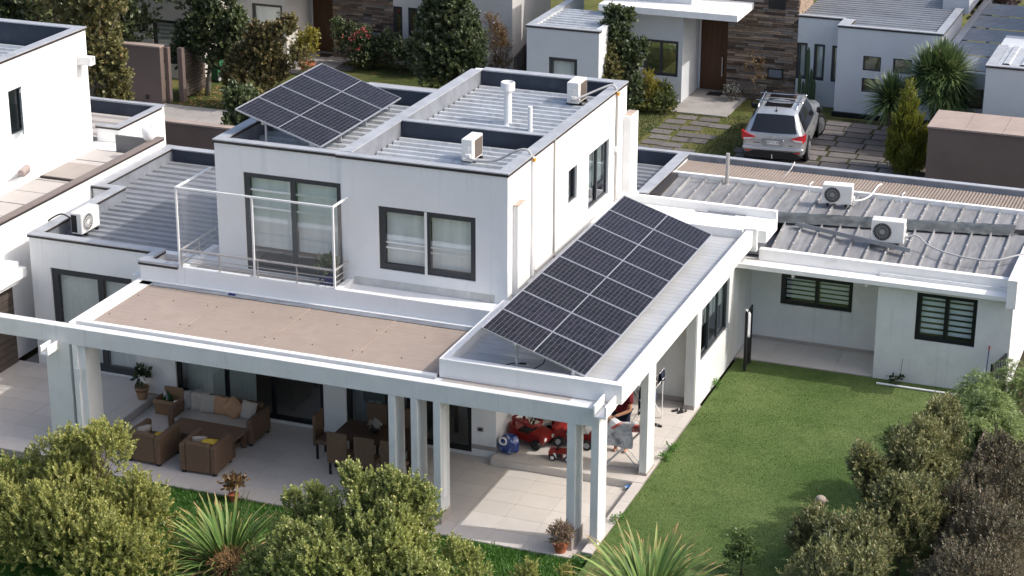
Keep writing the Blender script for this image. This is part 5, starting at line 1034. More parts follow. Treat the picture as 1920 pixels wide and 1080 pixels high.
# ------------------------------------------------------------------ people
SKIN = mat("skin", (.42, .22, .14), .6, var=.05); HAIR = mat("dark_hair", (.015, .011, .009), .7)
def skin_obj(name, V, E, rad, m, parent, lv=2):
    me = bpy.data.meshes.new(name); me.from_pydata(V, E, []); me.materials.append(m); o = put(name, me, parent)
    sk = o.modifiers.new("skin", 'SKIN'); sk.use_smooth_shade = True
    for i, r in enumerate(rad):
        d = me.skin_vertices[0].data[i]; d.radius = (r if isinstance(r, tuple) else (r, r)); d.use_root = (i == 0)
    s = o.modifiers.new("sub", 'SUBSURF'); s.levels = lv; s.render_levels = lv; return o
def person(loc, rz, J, label, shirt, pants, cap=None, sleeve=.65):
    """J: joint positions; one continuous skinned body, clothing as children"""
    R = root("person", loc, label, "person", None, rz)
    names = ["pel", "abd", "che", "nec", "chin", "hed", "top"]; V = [J[n] for n in names]; rad = [(.15, .12), (.14, .11), (.16, .12), .062, (.07, .08), (.082, .098), (.05, .06)]; E = [(i, i+1) for i in range(6)]
    def chain(start, pts, rs):
        k = start
        for p, r in zip(pts, rs): V.append(p); rad.append(r); E.append((k, len(V)-1)); k = len(V)-1
        return k
    for s in ("L", "R"):
        w = chain(2, [J["sh"+s], J["el"+s], J["wr"+s]], [.065, .047, .032]); h = Vector(J["wr"+s]); d = (h-Vector(J["el"+s])).normalized(); side = d.cross(Vector((0, 0, 1))).normalized() if abs(d.z) < .9 else Vector((1, 0, 0)); dn = d.cross(side)
        pm = h+d*.06; palm = chain(w, [tuple(pm)], [(.038, .02)])
        for k, ln in ((-1.5, .055), (-.5, .07), (.5, .066), (1.5, .05)):
            b = pm+d*.035+side*.018*k; chain(palm, [tuple(b), tuple(b+d*ln*.55+dn*.006), tuple(b+d*ln*.8+dn*.035)], [.010, .009, .008])
        sg = 1 if s == "L" else -1
        chain(w, [tuple(h+d*.03+side*.035*sg), tuple(h+d*.07+side*.055*sg+dn*.015)], [.012, .009])
        f = chain(0, [J["hi"+s], J["kn"+s], J["an"+s]], [.088, .058, .042]); a = Vector(J["an"+s]); chain(f, [(a.x, a.y-.06, .035+J.get("z0", 0)), (a.x, a.y-.15, .028+J.get("z0", 0))], [.04, .032])
    skin_obj("body", V, E, rad, SKIN, R)
    C = [J["pel"], J["abd"], J["che"], tuple(Vector(J["che"])*.45+Vector(J["nec"])*.55)]; Ec = [(0, 1), (1, 2), (2, 3)]; rc = [(.185, .155), (.18, .15), (.195, .155), .09]
    for s in ("L", "R"):
        e = tuple(Vector(J["sh"+s])*(1-sleeve)+Vector(J["el"+s])*sleeve); C += [J["sh"+s], e]; Ec += [(2, len(C)-2), (len(C)-2, len(C)-1)]; rc += [.088, .074]
    skin_obj("shirt", C, Ec, rc, shirt, R)
    C = [J["pel"]]; Ec = []; rc = [(.175, .15)]
    for s in ("L", "R"):
        a = tuple(Vector(J["kn"+s])*.12+Vector(J["an"+s])*.88); C += [J["hi"+s], J["kn"+s], a]; n = len(C); Ec += [(0, n-3), (n-3, n-2), (n-2, n-1)]; rc += [.108, .078, .062]
    skin_obj("trousers", C, Ec, rc, pants, R)
    h = Vector(J["hed"]); fw = Vector(J["face"]).normalized(); sd = fw.cross(Vector((0, 0, 1))).normalized(); upv = sd.cross(fw)
    def blob(n, c, dims, m, k=10):
        mb = MB(); rows = []
        for i in range(k+1):
            t = math.pi*i/k; rows.append([tuple(Vector(c)+sd*dims[0]*math.sin(t)*math.cos(2*math.pi*j/14)+fw*dims[1]*math.sin(t)*math.sin(2*math.pi*j/14)+upv*dims[2]*math.cos(t)) for j in range(15)])
        mb.grid(rows); return O(n, mb, m, R, smooth=True, world=False)
    blob("nose", h+fw*.10-upv*.02, (.016, .022, .026), SKIN, 6)
    for q in (-1, 1):
        blob("eye", h+fw*.088+sd*.034*q+upv*.012, (.014, .010, .010), BLK, 6); blob("ear", h+sd*.088*q-upv*.01, (.012, .026, .036), SKIN, 6)
    blob("mouth", h+fw*.093-upv*.062, (.026, .008, .007), mat("lips", (.3, .10, .08), .6), 6)
    if cap is None: blob("hair", h-fw*.018+upv*.035, (.098, .112, .108), HAIR)
    else:
        c = blob("cap", h-fw*.004+upv*.058, (.105, .118, .085), cap); mb = MB(); pts = [h+upv*.045+sd*.09*math.cos(a*.2618*1.0)*1.0+fw*(.09+.10*math.sin(a*.2618)) for a in range(13)]; mb.prism([tuple(p) for p in pts], upv*.012); O("cap_peak", mb, cap, c, world=False)
        blob("hair", h-fw*.03-upv*.01, (.095, .095, .085), HAIR)
    return R
# ironing: stands behind the board, facing the garden, arm stretched along the board
person((-.92, 4.32, 0), 0, dict(pel=(0, .02, .92), abd=(0, 0, 1.08), che=(.02, -.05, 1.30), nec=(.02, -.09, 1.46), chin=(.02, -.14, 1.52), hed=(.02, -.15, 1.60), top=(.02, -.13, 1.69), face=(0, -1, -.5),
    shL=(.20, -.06, 1.38), elL=(.24, -.18, 1.06), wrL=(.0, -.36, .98), shR=(-.18, -.06, 1.38), elR=(-.30, -.16, 1.10), wrR=(-.16, -.38, .96), hiL=(.10, .02, .86), knL=(.11, -.02, .48), anL=(.11, .03, .09), hiR=(-.10, .02, .86), knR=(-.11, -.02, .48), anR=(-.12, .03, .09)),
    "person in a maroon shirt ironing on the terrace, half hidden under the roof edge", mat("maroon_shirt", (.12, .008, .015), .9, var=.1), NAV)
person((4.03, 1.28, -.03), 2.6, dict(pel=(0, .12, .42), abd=(0, .06, .56), che=(0, -.02, .76), nec=(0, -.07, .92), chin=(0, -.12, .98), hed=(0, -.13, 1.05), top=(0, -.11, 1.14), face=(0, -1, -.35),
    shL=(.19, -.03, .85), elL=(.26, -.22, .64), wrL=(.12, -.42, .56), shR=(-.19, -.03, .85), elR=(-.26, -.22, .64), wrR=(-.12, -.42, .54), hiL=(.11, .10, .40), knL=(.16, -.26, .48), anL=(.15, -.05, .09), hiR=(-.11, .10, .40), knR=(-.16, -.26, .48), anR=(-.15, -.05, .09)),
    "person in a pale cap and black top crouching behind the lawn-side shrub", mat("black_top", (.012, .012, .014), .9), mat("dark_jeans", (.02, .025, .045), .9), mat("beige_cap", (.36, .30, .25), .9), .98)
# ------------------------------------------------------------------ parked car
PAINT = mat("silver_car_paint", (.46, .47, .48), .32, metal=.55, var=.02, coat=.6); TINT = mat("tinted_car_glass", (.012, .012, .014), .08, var=0, spec=.6); CBLK = mat("car_black_trim", (.015, .015, .016), .6); CHR = mat("chrome", (.75, .75, .77), .15, metal=1, var=0); RIM = mat("alloy_rim", (.55, .55, .56), .3, metal=.8, var=0); TYRE = mat("tyre_rubber", (.018, .018, .018), .9); LRED = mat("tail_lamp_red", (.50, .012, .012), .12, var=0, coat=.8); LWHT = mat("tail_lamp_clear", (.6, .6, .6), .1, var=0, coat=.8)
car = root("parked_car", (-3.12, 26.92, -.002), "silver SUV with roof bars parked on the paver driveway, seen from behind", "car", None, .10)
ys = [-1.03, -.99, -.9, -.72, -.4, .3, 1.2, 1.75, 2.3, 2.72, 3.2, 3.6, 3.8]; W = [.88, .93, .955, .97, .975, .975, .97, .965, .96, .95, .93, .86, .74]; T = [1.00, 1.10, 1.29, 1.63, 1.70, 1.74, 1.72, 1.64, 1.34, 1.12, 1.08, 1.00, .88]
WR = [.80, .79, .72, .64, .65, .66, .65, .62, .68, .80, .78, .72, .6]; BZ = [.97, 1.0, 1.02, 1.05, 1.06, 1.06, 1.05, 1.04, 1.04, 1.03, .99, .91, .80]; ZB = [.50, .40, .32, .28, .27, .26, .26, .26, .26, .27, .28, .32, .40]
def cst(i):
    w, t, r, b, z = W[i], T[i], WR[i], BZ[i], ZB[i]
    return [(0, z), (.84*w, z), (.97*w, z+.12), (w, .66), (.985*w, .86), (.965*w, b), (.965*w+(r-.965*w)*.5, b+.55*(t-b)), (r, t-.06*(t-b)/.6), (r*.86, t), (r*.4, t+.015), (0, t+.02)]
rings = []
for i in range(len(ys)):
    h = cst(i); rings.append([(x, ys[i], z) for x, z in h]+[(-x, ys[i], z) for x, z in h[-2:0:-1]])
mb = MB(); n = len(rings[0]); vs = [p for r in rings for p in r]; fs = [tuple(range(n))[::-1], tuple(range((len(ys)-1)*n, len(ys)*n))]
for k in range(len(ys)-1):
    for i in range(n): fs.append((k*n+i, k*n+(i+1) % n, (k+1)*n+(i+1) % n, (k+1)*n+i))
mb.add(vs, fs); body = O("body", mb, PAINT, car, smooth=True, world=False)
bv = body.modifiers.new("edge", 'EDGE_SPLIT'); bv.split_angle = math.radians(38)
def patch(name, si, pi, m, off, sh=.0, mirror=True, par=None):
    for sg in ((1, -1) if mirror else (1,)):
        mb = MB(); rows = []
        for i in si:
            h = cst(i); rows.append([Vector((sg*h[p][0], ys[i], h[p][1])) for p in pi])
        c = sum((p for r in rows for p in r), Vector())/(len(rows)*len(rows[0])); o = Vector((off[0]*sg, off[1], off[2]))
        mb.grid([[tuple(p+(c-p)*sh+o) for p in r] for r in rows]); O(name, mb, m, par or car, world=False, smooth=True)
patch("side_window", (3, 4, 5, 6, 7), (5, 6, 7), TINT, (.010, 0, .006), .07)
mb = MB(); rows = []
for i, q in ((1, .0), (2, 0), (3, 0)):
    w_, t_ = WR[i]*.92, T[i]; rows.append([(x*w_, ys[i]-.035+.025*abs(x)**2, t_+.035-.02*abs(x)**3-(.03 if i == 3 else 0)+(.035*(1-abs(x)**2)*-1 if i == 1 else 0)) for x in (-1, -.6, 0, .6, 1)])
mb.grid(rows); O("rear_window", mb, TINT, car, world=False, smooth=True)
mb = MB(); mb.grid([[(x*WR[i]*.92, ys[i]+.01, T[i]+.022) for x in (-1, 0, 1)] for i in (7, 8, 9)]); O("windscreen", mb, TINT, car, world=False)
mb = MB(); mb.grid([[(x*.42, y, 1.752-.004*abs(x)) for x in (-1, 0, 1)] for y in (-.2, .3, .7)]); O("roof_glass", mb, TINT, car, world=False); mb = MB(); mb.grid([[(x*.42, y, 1.757) for x in (-1, 0, 1)] for y in (.85, 1.2, 1.5)]); O("roof_glass", mb, TINT, car, world=False)
for sg in (-1, 1):
    mb = MB(); mb.prism([(sg*.56, -1.075, .97), (sg*.93, -1.055, 1.10), (sg*1.0, -.98, 1.12), (sg*1.0, -.98, .92), (sg*.94, -1.06, .84), (sg*.68, -1.075, .86)], (0, .16, 0)); tl = O("tail_light", mb, LRED, car, world=False)
    mb = MB(); mb.prism([(sg*.60, -1.082, .94), (sg*.92, -1.068, .91), (sg*.91, -1.068, .85), (sg*.70, -1.082, .87)], (0, .04, 0)); O("lamp_lens", mb, LWHT, tl, world=False)
    mb = MB(); mb.box(sg*.70, sg*.86, -1.068, -1.04, .50, .535); O("reflector", mb, LRED, car, world=False)
    mb = MB(); mb.bbox(sg*.96, sg*1.14, 1.83, 1.96, 1.06, 1.24, .03); O("mirror", mb, CBLK, car, world=False)
    mb = MB(); mb.tube([(sg*.60, -.35, 1.72), (sg*.60, -.25, 1.79), (sg*.60, 1.2, 1.81), (sg*.60, 1.35, 1.72)], .022, 6); O("roof_rail", mb, CHR, car, world=False)
    for y in (0, 2.85):
        mb = MB(); mb.lathe([(.44, -.006), (.44, .006)], (sg*.972, y, .39), 22, 'x'); O("wheel_arch", mb, CBLK, car, world=False)
        mb = MB(); c = (0, 0, 0); mb.lathe([(.25, -.11), (.35, -.12), (.38, -.09), (.38, .09), (.35, .12), (.25, .11)], c, 24, 'x'); tw = O("wheel", mb, TYRE, car, world=False, smooth=False); tw.location = (sg*.90, y, .38)
        mb = MB(); mb.lathe([(.05, -.125), (.07, -.125)], c, 12, 'x')
        for k in range(6):
            a = k*math.pi/3; u = (math.cos(a), math.sin(a)); v_ = (-u[1], u[0]); p = lambda r, t: (sg*.118, u[0]*r+v_[0]*t, u[1]*r+v_[1]*t); mb.prism([p(.03, -.04), p(.25, -.03), p(.25, .03), p(.03, .04)], (sg*.012, 0, 0))
        mb.lathe([(.235, .112*sg), (.265, .124*sg), (.265, .10*sg)], c, 24, 'x'); O("rim", mb, RIM, tw, world=False)
        if y > 1: tw.rotation_euler = (0, 0, -.42)
    mb = MB(); mb.box(sg*.982, sg*1.0, .95, 1.15, .90, .94); O("door_handle", mb, CHR, car, world=False); mb = MB(); mb.box(sg*.982, sg*1.0, -.05, .15, .92, .96); O("door_handle", mb, CHR, car, world=False)
for y in (.05, .95): mb = MB(); mb.bbox(-.74, .74, y-.04, y+.04, 1.83, 1.86, .01); O("cross_bar", mb, CHR, car, world=False)
mb = MB(); mb.prism([(-.93, -1.04, .38), (-.62, -1.075, .52), (.62, -1.075, .52), (.93, -1.04, .38), (.80, -1.05, .30), (-.80, -1.05, .30)], (0, .16, 0)); bp = O("rear_bumper", mb, CBLK, car, world=False); mb = MB(); mb.bbox(-.95, .95, -1.075, -.95, .54, .66, .03); O("bumper_step", mb, PAINT, car, world=False)
mb = MB(); mb.bbox(-.34, .34, -1.062, -1.03, .70, .90, .02); O("plate_recess", mb, mat("shadowed_silver", (.32, .33, .34), .4, metal=.5), car, world=False); mb = MB(); mb.box(-.18, .18, -1.072, -1.063, .755, .865); pl = O("number_plate", mb, TWH, car, world=False)
mb = MB(); mb.box(-.32, .32, -1.075, -1.05, .895, .92); O("tailgate_trim", mb, CHR, car, world=False); mb = MB(); mb.lathe([(.045, 0), (.04, -.01), (.02, -.014)], (0, -1.048, .965), 14, 'y'); O("emblem", mb, CHR, car, world=False)
mb = MB(); mb.box(-.62, -.42, -1.056, -1.05, .765, .78); mb.box(.50, .62, -1.056, -1.05, .72, .735); O("badge", mb, CBLK, car, world=False); mb = MB(); mb.tube([(0, -1.05, .34), (0, -1.15, .34), (0, -1.15, .40)], .022, 8); mb.lathe([(.001, -.03), (.028, -.015), (.03, 0), (.028, .015), (.001, .03)], (0, -1.15, .43), 10); O("tow_ball", mb, CHR, car, world=False); mb = MB(); mb.tube([(0, -.55, 1.70), (0, -.62, 1.84)], .008, 5); mb.bbox(-.03, .03, -.6, -.5, 1.685, 1.72, .01); O("antenna", mb, CBLK, car, world=False)
fc = bpy.data.curves.new("plate_text", 'FONT'); fc.body = "GP LV-39"; fc.size = .088; fc.align_x = 'CENTER'; fc.align_y = 'CENTER'; fc.extrude = .001; fc.materials.append(CBLK)
t0 = bpy.data.objects.new("plate_text_curve", fc); COL.objects.link(t0); bpy.context.view_layer.update(); tme = bpy.data.meshes.new_from_object(t0.evaluated_get(bpy.context.evaluated_depsgraph_get())); bpy.data.objects.remove(t0)
tx = put("plate_text", tme); tx.parent = pl; tx.location = (0, -1.0745, .81); tx.rotation_euler = (math.pi/2, 0, 0)
# ------------------------------------------------------------------ vegetation
def quad_mesh(name, V, m):
    n = len(V); me = bpy.data.meshes.new(name); me.vertices.add(4*n); me.vertices.foreach_set("co", V.reshape(-1).astype(np.float32)); me.loops.add(4*n); me.loops.foreach_set("vertex_index", np.arange(4*n, dtype=np.int32))
    me.polygons.add(n); me.polygons.foreach_set("loop_start", np.arange(0, 4*n, 4, dtype=np.int32)); me.update(calc_edges=True); me.materials.append(m)
    if TIP is not None and len(TIP) == n: me.attributes.new('tip', 'FLOAT', 'FACE').data.foreach_set('value', TIP)
    return me
TIP = None
def unit(a): return a/np.maximum(np.linalg.norm(a, axis=-1, keepdims=True), 1e-9)
def foliage(lobes, S, K, L, ll, lw, seed, up=.6, shell=.55, spread=.9, droop=0.0, zmin=-.2, out=1.0, flat=0.0, top=None):
    """S leafy shoots scattered through the lobes, K leaves each -> (N,4,3) leaf quads"""
    r = np.random.default_rng(seed); lb = np.array([(l if len(l) == 6 else (l[0], l[1], l[2], l[3], l[3], l[3])) for l in lobes], float)
    w = (lb[:, 3]*lb[:, 4]*lb[:, 5])**(.6); k = r.choice(len(lb), S, p=w/w.sum()); d = unit(r.normal(size=(S, 3))); d[:, 2] = np.where(r.random(S) < .65, np.abs(d[:, 2]), d[:, 2])
    rad = (shell+(1-shell)*r.random(S)**.6); p = lb[k, :3]+d*lb[k, 3:]*rad[:, None]
    ax = unit(d*out+np.array([0, 0, up])+r.normal(0, .28, (S, 3))); ln = L*r.uniform(.6, 1.3, S); ok = p[:, 2] > zmin; p, ax, ln = p[ok], ax[ok], ln[ok]; S = len(p)
    t = np.linspace(.05, 1, K)[None, :]+r.uniform(-.04, .04, (S, K)); rv = r.normal(size=(S, K, 3)); a = ax[:, None, :]; rv = unit(rv-a*(rv*a).sum(-1, keepdims=True))
    base = p[:, None, :]+a*(ln[:, None]*t)[..., None]; base[..., 2] -= droop*(t**2)*ln[:, None]
    sp = spread*(1.15-.6*t)[..., None]; ld = unit(a*(1.1-sp*.5)+rv*sp+r.normal(0, .15, (S, K, 3))); ld[..., 2] -= droop*.8; ld = unit(ld)
    lg = (ll*r.uniform(.65, 1.25, (S, K)))[..., None]; wd = unit(np.cross(ld, a+r.normal(0, .35, (S, K, 3))))*lw*r.uniform(.7, 1.2, (S, K))[..., None]
    nrm = np.cross(ld, wd); nrm = unit(nrm)
    V = np.stack([base, base+ld*lg*.5+wd+nrm*lg*.06, base+ld*lg, base+ld*lg*.5-wd+nrm*lg*.06], 2).reshape(-1, 4, 3); global TIP; TIP = np.clip(t, 0, 1).reshape(-1).astype(np.float32); return V
def plant(name, label, cat, base, lobes, leaf, S, K, L, ll, lw, seed, trunk=None, group=None, bark=None, cname="crown", spk=3, **kw):
    R = root(name, base, label, cat, group); V = foliage(spiky(lobes, spk, seed) if spk else lobes, S, K, L, ll, lw, seed, **kw); me = quad_mesh(cname, V, leaf); o = put(cname, me, R, -Vector(base))
    bark = bark or BARK; mb = MB(); rr_ = random.Random(seed); b = Vector(base); tr = trunk or .05
    zs = sorted(lobes, key=lambda l: l[2]); mid = Vector((sum(l[0] for l in lobes)/len(lobes), sum(l[1] for l in lobes)/len(lobes), max(b.z+.15, zs[0][2])))
    mb.tube([b, b.lerp(mid, .5)+Vector((rr_.uniform(-.03, .03), rr_.uniform(-.03, .03), 0)), mid], [tr, tr*.85, tr*.7], 8)
    for l in lobes:
        e = Vector(l[:3])+Vector((0, 0, (l[5] if len(l) == 6 else l[3])*.4)); m_ = mid.lerp(e, .5)+Vector((rr_.uniform(-.1, .1), rr_.uniform(-.1, .1), -.05)); mb.tube([mid-Vector((0, 0, .05)), m_, e], [tr*.5, tr*.32, tr*.1], 5)
        for q in range(3):
            v = Vector((rr_.uniform(-1, 1), rr_.uniform(-1, 1), rr_.uniform(-.2, 1))).normalized()*l[3]*.8; mb.tube([m_, Vector(l[:3])+v], [tr*.22, tr*.06], 4)
    O("trunk", mb, bark, R, smooth=True); return R
BARK = mat("brown_bark", (.10, .075, .055), .95, var=.3, vscale=8, bump=.6, bscale=40); BARKG = mat("pale_grey_bark", (.24, .22, .19), .95, var=.25, vscale=8, bump=.5, bscale=30)
L_OLIVE = leafmat("bush_leaf_yellowgreen", (.080, .115, .024), (.440, .450, .125), (.58, .52, .19), .08, .30, clump=1.3)
L_OLIVE2 = leafmat("bush_leaf_green", (.072, .115, .028), (.400, .440, .125), (.60, .54, .24), .08, .30, clump=1.4)
L_DARK = leafmat("dark_tree_leaf", (.022, .042, .014), (.105, .135, .045), None, 0, .2, clump=1.2, gloss=.08)
L_OL3 = leafmat("autumn_star_leaf", (.060, .075, .022), (.24, .225, .085), (.28, .17, .07), .08, .25, clump=1.2)
L_RED = leafmat("autumn_mixed_leaf", (.055, .065, .022), (.20, .165, .065), (.24, .13, .05), .04, .25, clump=1.0)
L_BRN = leafmat("brownish_shrub_leaf", (.062, .080, .028), (.250, .255, .100), (.36, .28, .14), .05, .22, clump=1.6)
L_DBR = leafmat("dull_hedge_leaf", (.050, .048, .028), (.150, .132, .075), (.22, .15, .10), .1, .2, clump=1.5)
L_PEP = leafmat("pepper_tree_leaf", (.075, .130, .038), (.300, .380, .125), None, 0, .35, clump=1.6)
L_CON = leafmat("golden_conifer_leaf", (.040, .070, .010), (.26, .27, .03), None, 0, .25, clump=2.2)
L_YEL = leafmat("yellow_bush_leaf", (.11, .11, .012), (.36, .31, .04), None, 0, .3, clump=2)
L_AUT = leafmat("orange_shrub_leaf", (.10, .06, .02), (.22, .13, .05), None, 0, .3, clump=2)
L_PNK = leafmat("pink_blossom", (.16, .10, .11), (.36, .28, .28), (.12, .10, .06), .15, .3, clump=2)
# foreground bushes
def spiky(lobes, k, seed, s=.40, el=1.8, core=.86):
    """add upright shoots on the upper side of each lobe, so the outline is uneven"""
    r = random.Random(seed); out = [(l if len(l) == 6 else (l[0], l[1], l[2], l[3]*core, l[3]*core, l[3]*core)) for l in lobes]
    for l in lobes:
        for i in range(k):
            a = r.uniform(0, 6.283); e = r.uniform(.15, 1.4); q = l[3]*r.uniform(.75, 1.0); m_ = l[3]*s*r.uniform(.6, 1.2)
            out.append((l[0]+q*math.cos(a)*math.cos(e), l[1]+q*math.sin(a)*math.cos(e), l[2]+q*math.sin(e), m_, m_, m_*el))
            if i % 2:
                t_ = l[3]*r.uniform(.10, .17); e = r.uniform(.5, 1.5); out.append((l[0]+l[3]*math.cos(a)*math.cos(e), l[1]+l[3]*math.sin(a)*math.cos(e), l[2]+l[3]*(math.sin(e)+.15), t_, t_, t_*r.uniform(2.5, 4.5)))
    return out
def jit(l, a, seed):
    r = random.Random(seed); return [(x, y+r.uniform(-a, a), z, q) for x, y, z, q in l]
plant("garden_bush", "large yellow-green leafy bush in the lower left corner", "bush", (-9.3, -3.6, -.21), jit([(-10.7, -3.6, .40, .8), (-9.75, -3.6, 1.2, .72), (-8.95, -3.6, 1.75, .52), (-9.17, -3.9, .35, .9), (-8.15, -3.7, .9, .55), (-7.9, -3.7, .35, .65), (-10.72, -3.9, -.1, .95), (-8.67, -4.2, .1, .9), (-9.62, -3.6, 1.85, .32), (-8.75, -3.6, 2.2, .28), (-9.3, -4.2, .95, .7), (-10.4, -4.8, .45, .9), (-9.2, -5.0, .5, .9), (-8.1, -4.8, .3, .8), (-7.5, -4.5, 0, .6), (-11.4, -4.0, .4, .6)], .2, 1), L_OLIVE, 7600, 24, .19, .060, .016, 11, .07, up=1.1, shell=.62, spk=7)
plant("garden_bush", "round yellow-green bush in front of the white columns", "bush", (-3.4, -3.4, -.21), jit([(-4.6, -3.4, 1.05, .42), (-3.92, -3.6, 1.05, .58), (-3.24, -3.2, 1.85, .40), (-3.67, -3.2, 2.05, .28), (-2.65, -3.3, 1.7, .45), (-2.5, -3.4, 1.15, .5), (-3.05, -3.7, .98, .8), (-4.84, -3.5, .3, .6), (-3.95, -3.7, .36, .7), (-4.95, -3.4, 1.45, .18), (-4.46, -3.4, 1.62, .2), (-2.75, -3.3, 2.2, .22), (-2.3, -3.3, 1.95, .18), (-2.6, -3.6, .4, .7), (-4.5, -4.5, .6, .65), (-3.6, -4.7, .7, .75), (-2.6, -4.5, .7, .7), (-1.9, -4.1, .5, .45), (-5.2, -4.4, .3, .4)], .2, 2), L_OLIVE2, 6600, 24, .18, .058, .016, 12, .06, up=1.1, shell=.6, spk=7)
plant("garden_shrub", "small pale shrub in the grass right of the round bush", "shrub", (-1.75, -2.6, -.21), [(-1.77, -2.6, .3, .32), (-2.0, -2.6, .55, .25), (-1.45, -2.6, .2, .28)], L_OLIVE2, 420, 18, .16, .05, .014, 13, .03, up=1.0)
plant("garden_shrub", "tiny yellowish shrub at the bottom edge below the flower pot", "shrub", (-.62, -2.4, -.21), [(-.56, -2.4, .3, .22), (-.72, -2.4, .1, .22)], L_OLIVE, 220, 18, .16, .045, .013, 14, .03, up=1.2)
plant("garden_shrub", "small sprig of a shrub left of the right-hand flax plant", "shrub", (.12, -2.2, -.21), [(.11, -2.2, .25, .12), (.1, -2.2, .45, .08)], L_OLIVE, 90, 16, .15, .04, .012, 15, .02, up=1.3)
# flax (phormium): each strap leaf is its own piece
def strap(name, bend, m, seg=9, L=1.0, w=.023):
    mb = MB(); rows = []
    for i in range(seg+1):
        t = i/seg; a = bend*t; x = L*(math.sin(a)/bend if bend else t)*1.0; 
        x = sum(math.sin(bend*(k+.5)/seg*1.0*(k/seg))*L/seg for k in range(i)); z = sum(math.cos(bend*(k+.5)/seg*1.0*(k/seg))*L/seg for k in range(i)); ww = w*(1-.25*(1-t))*(1-t**5)*(.55+.45*min(1, t*4)); rows.append([(x, -ww, z+ww*.35), (x, 0, z-ww*.2), (x, ww, z+ww*.35)])
    mb.grid(rows); return mb.mesh(name, m, True)
def flaxmat(name, g0, g1, tip):
    m = bpy.data.materials.new(name); m.use_nodes = True; nt = m.node_tree; b = nt.nodes["Principled BSDF"]; b.inputs["Roughness"].default_value = .5; b.inputs["Specular IOR Level"].default_value = .25
    oi = nt.nodes.new("ShaderNodeObjectInfo"); c = _mix(nt, oi.outputs["Random"], c4(g0), c4(g1)); tc = nt.nodes.new("ShaderNodeTexCoord"); sp = nt.nodes.new("ShaderNodeSeparateXYZ"); nt.links.new(tc.outputs["Object"], sp.inputs[0])
    f = _ramp(nt, sp.outputs["Z"], .68, .93); nz = _noise(nt, tc.outputs["Object"], 6, 3); mu = nt.nodes.new("ShaderNodeMath"); mu.operation = 'MULTIPLY'; nt.links.new(f, mu.inputs[0]); nt.links.new(_ramp(nt, nz, .35, .6), mu.inputs[1])
    c = _mix(nt, mu.outputs[0], c, c4(tip)); ab = nt.nodes.new("ShaderNodeMath"); ab.operation = 'ABSOLUTE'; nt.links.new(sp.outputs["Y"], ab.inputs[0]); e = _ramp(nt, ab.outputs[0], .012, .024); mm = nt.nodes.new("ShaderNodeMath"); mm.operation = 'MULTIPLY'; mm.inputs[1].default_value = .5; nt.links.new(e, mm.inputs[0]); c = _mix(nt, mm.outputs[0], c, (.24, .27, .09, 1)); nt.links.new(c, b.inputs["Base Color"]); b.inputs["Subsurface Weight"].default_value = 0; MATS[name] = m; return m
FX = flaxmat("flax_leaf", (.055, .125, .025), (.19, .28, .07), (.42, .25, .12)); DRY = mat("dry_flower_head", (.34, .20, .09), .95, var=.3, vscale=10)
FXM = [strap("leaf", b, FX) for b in (.35, .6, .9, 1.3)]; FXD = [strap("leaf", b, mat("dead_flax_leaf", (.30, .19, .09), .8, var=.25, vscale=6)) for b in (1.3, 1.9, 2.4)]
def flax(base, n, Lg, label, seed, tilt=1.0, lean=(0, 0)):
    R = root("flax_plant", base, label, "flax", "spiky flax plants in front of the patio"); r = random.Random(seed)
    for i in range(n):
        u = math.sqrt((i+.5)/n); az = i*2.39996; t = .08+u*tilt*.95+r.uniform(-.08, .08); q = r.choice(FXM[:3] if u < .6 else FXM[1:]); s = Lg*r.uniform(.62, 1.1)*(1-.12*u)
        if u > .55 and r.random() < .16: q = r.choice(FXD); s *= .85
        o = put("leaf", q, R, (.10*u*math.cos(az), .10*u*math.sin(az), 0)); M = Matrix.Rotation(az+r.uniform(-.2, .2), 4, 'Z') @ Matrix.Rotation(t, 4, 'Y') @ Matrix.Rotation(r.uniform(-.5, .5), 4, 'Z'); o.rotation_euler = (Matrix.Rotation(lean[0], 4, 'X') @ Matrix.Rotation(lean[1], 4, 'Y') @ M).to_euler(); o.scale = (s, s*.9, s)
    return R
f1 = flax((-6.42, -3.3, -.21), 300, 1.65, "spiky green flax plant with a dry brown seed head, between the two big bushes", 21, 1.15)
V = foliage([(-6.05, -3.9, .28, .26)], 260, 10, .2, .09, .006, 5, up=.1, shell=.2, spread=.7, droop=.3); sh = put("seed_head", quad_mesh("seed_head", V, DRY), f1, -Vector(f1.location))
f2 = flax((1.75, -2.3, -.05), 300, 1.9, "spiky green flax plant at the edge of the lawn, bottom centre", 22, 1.15)
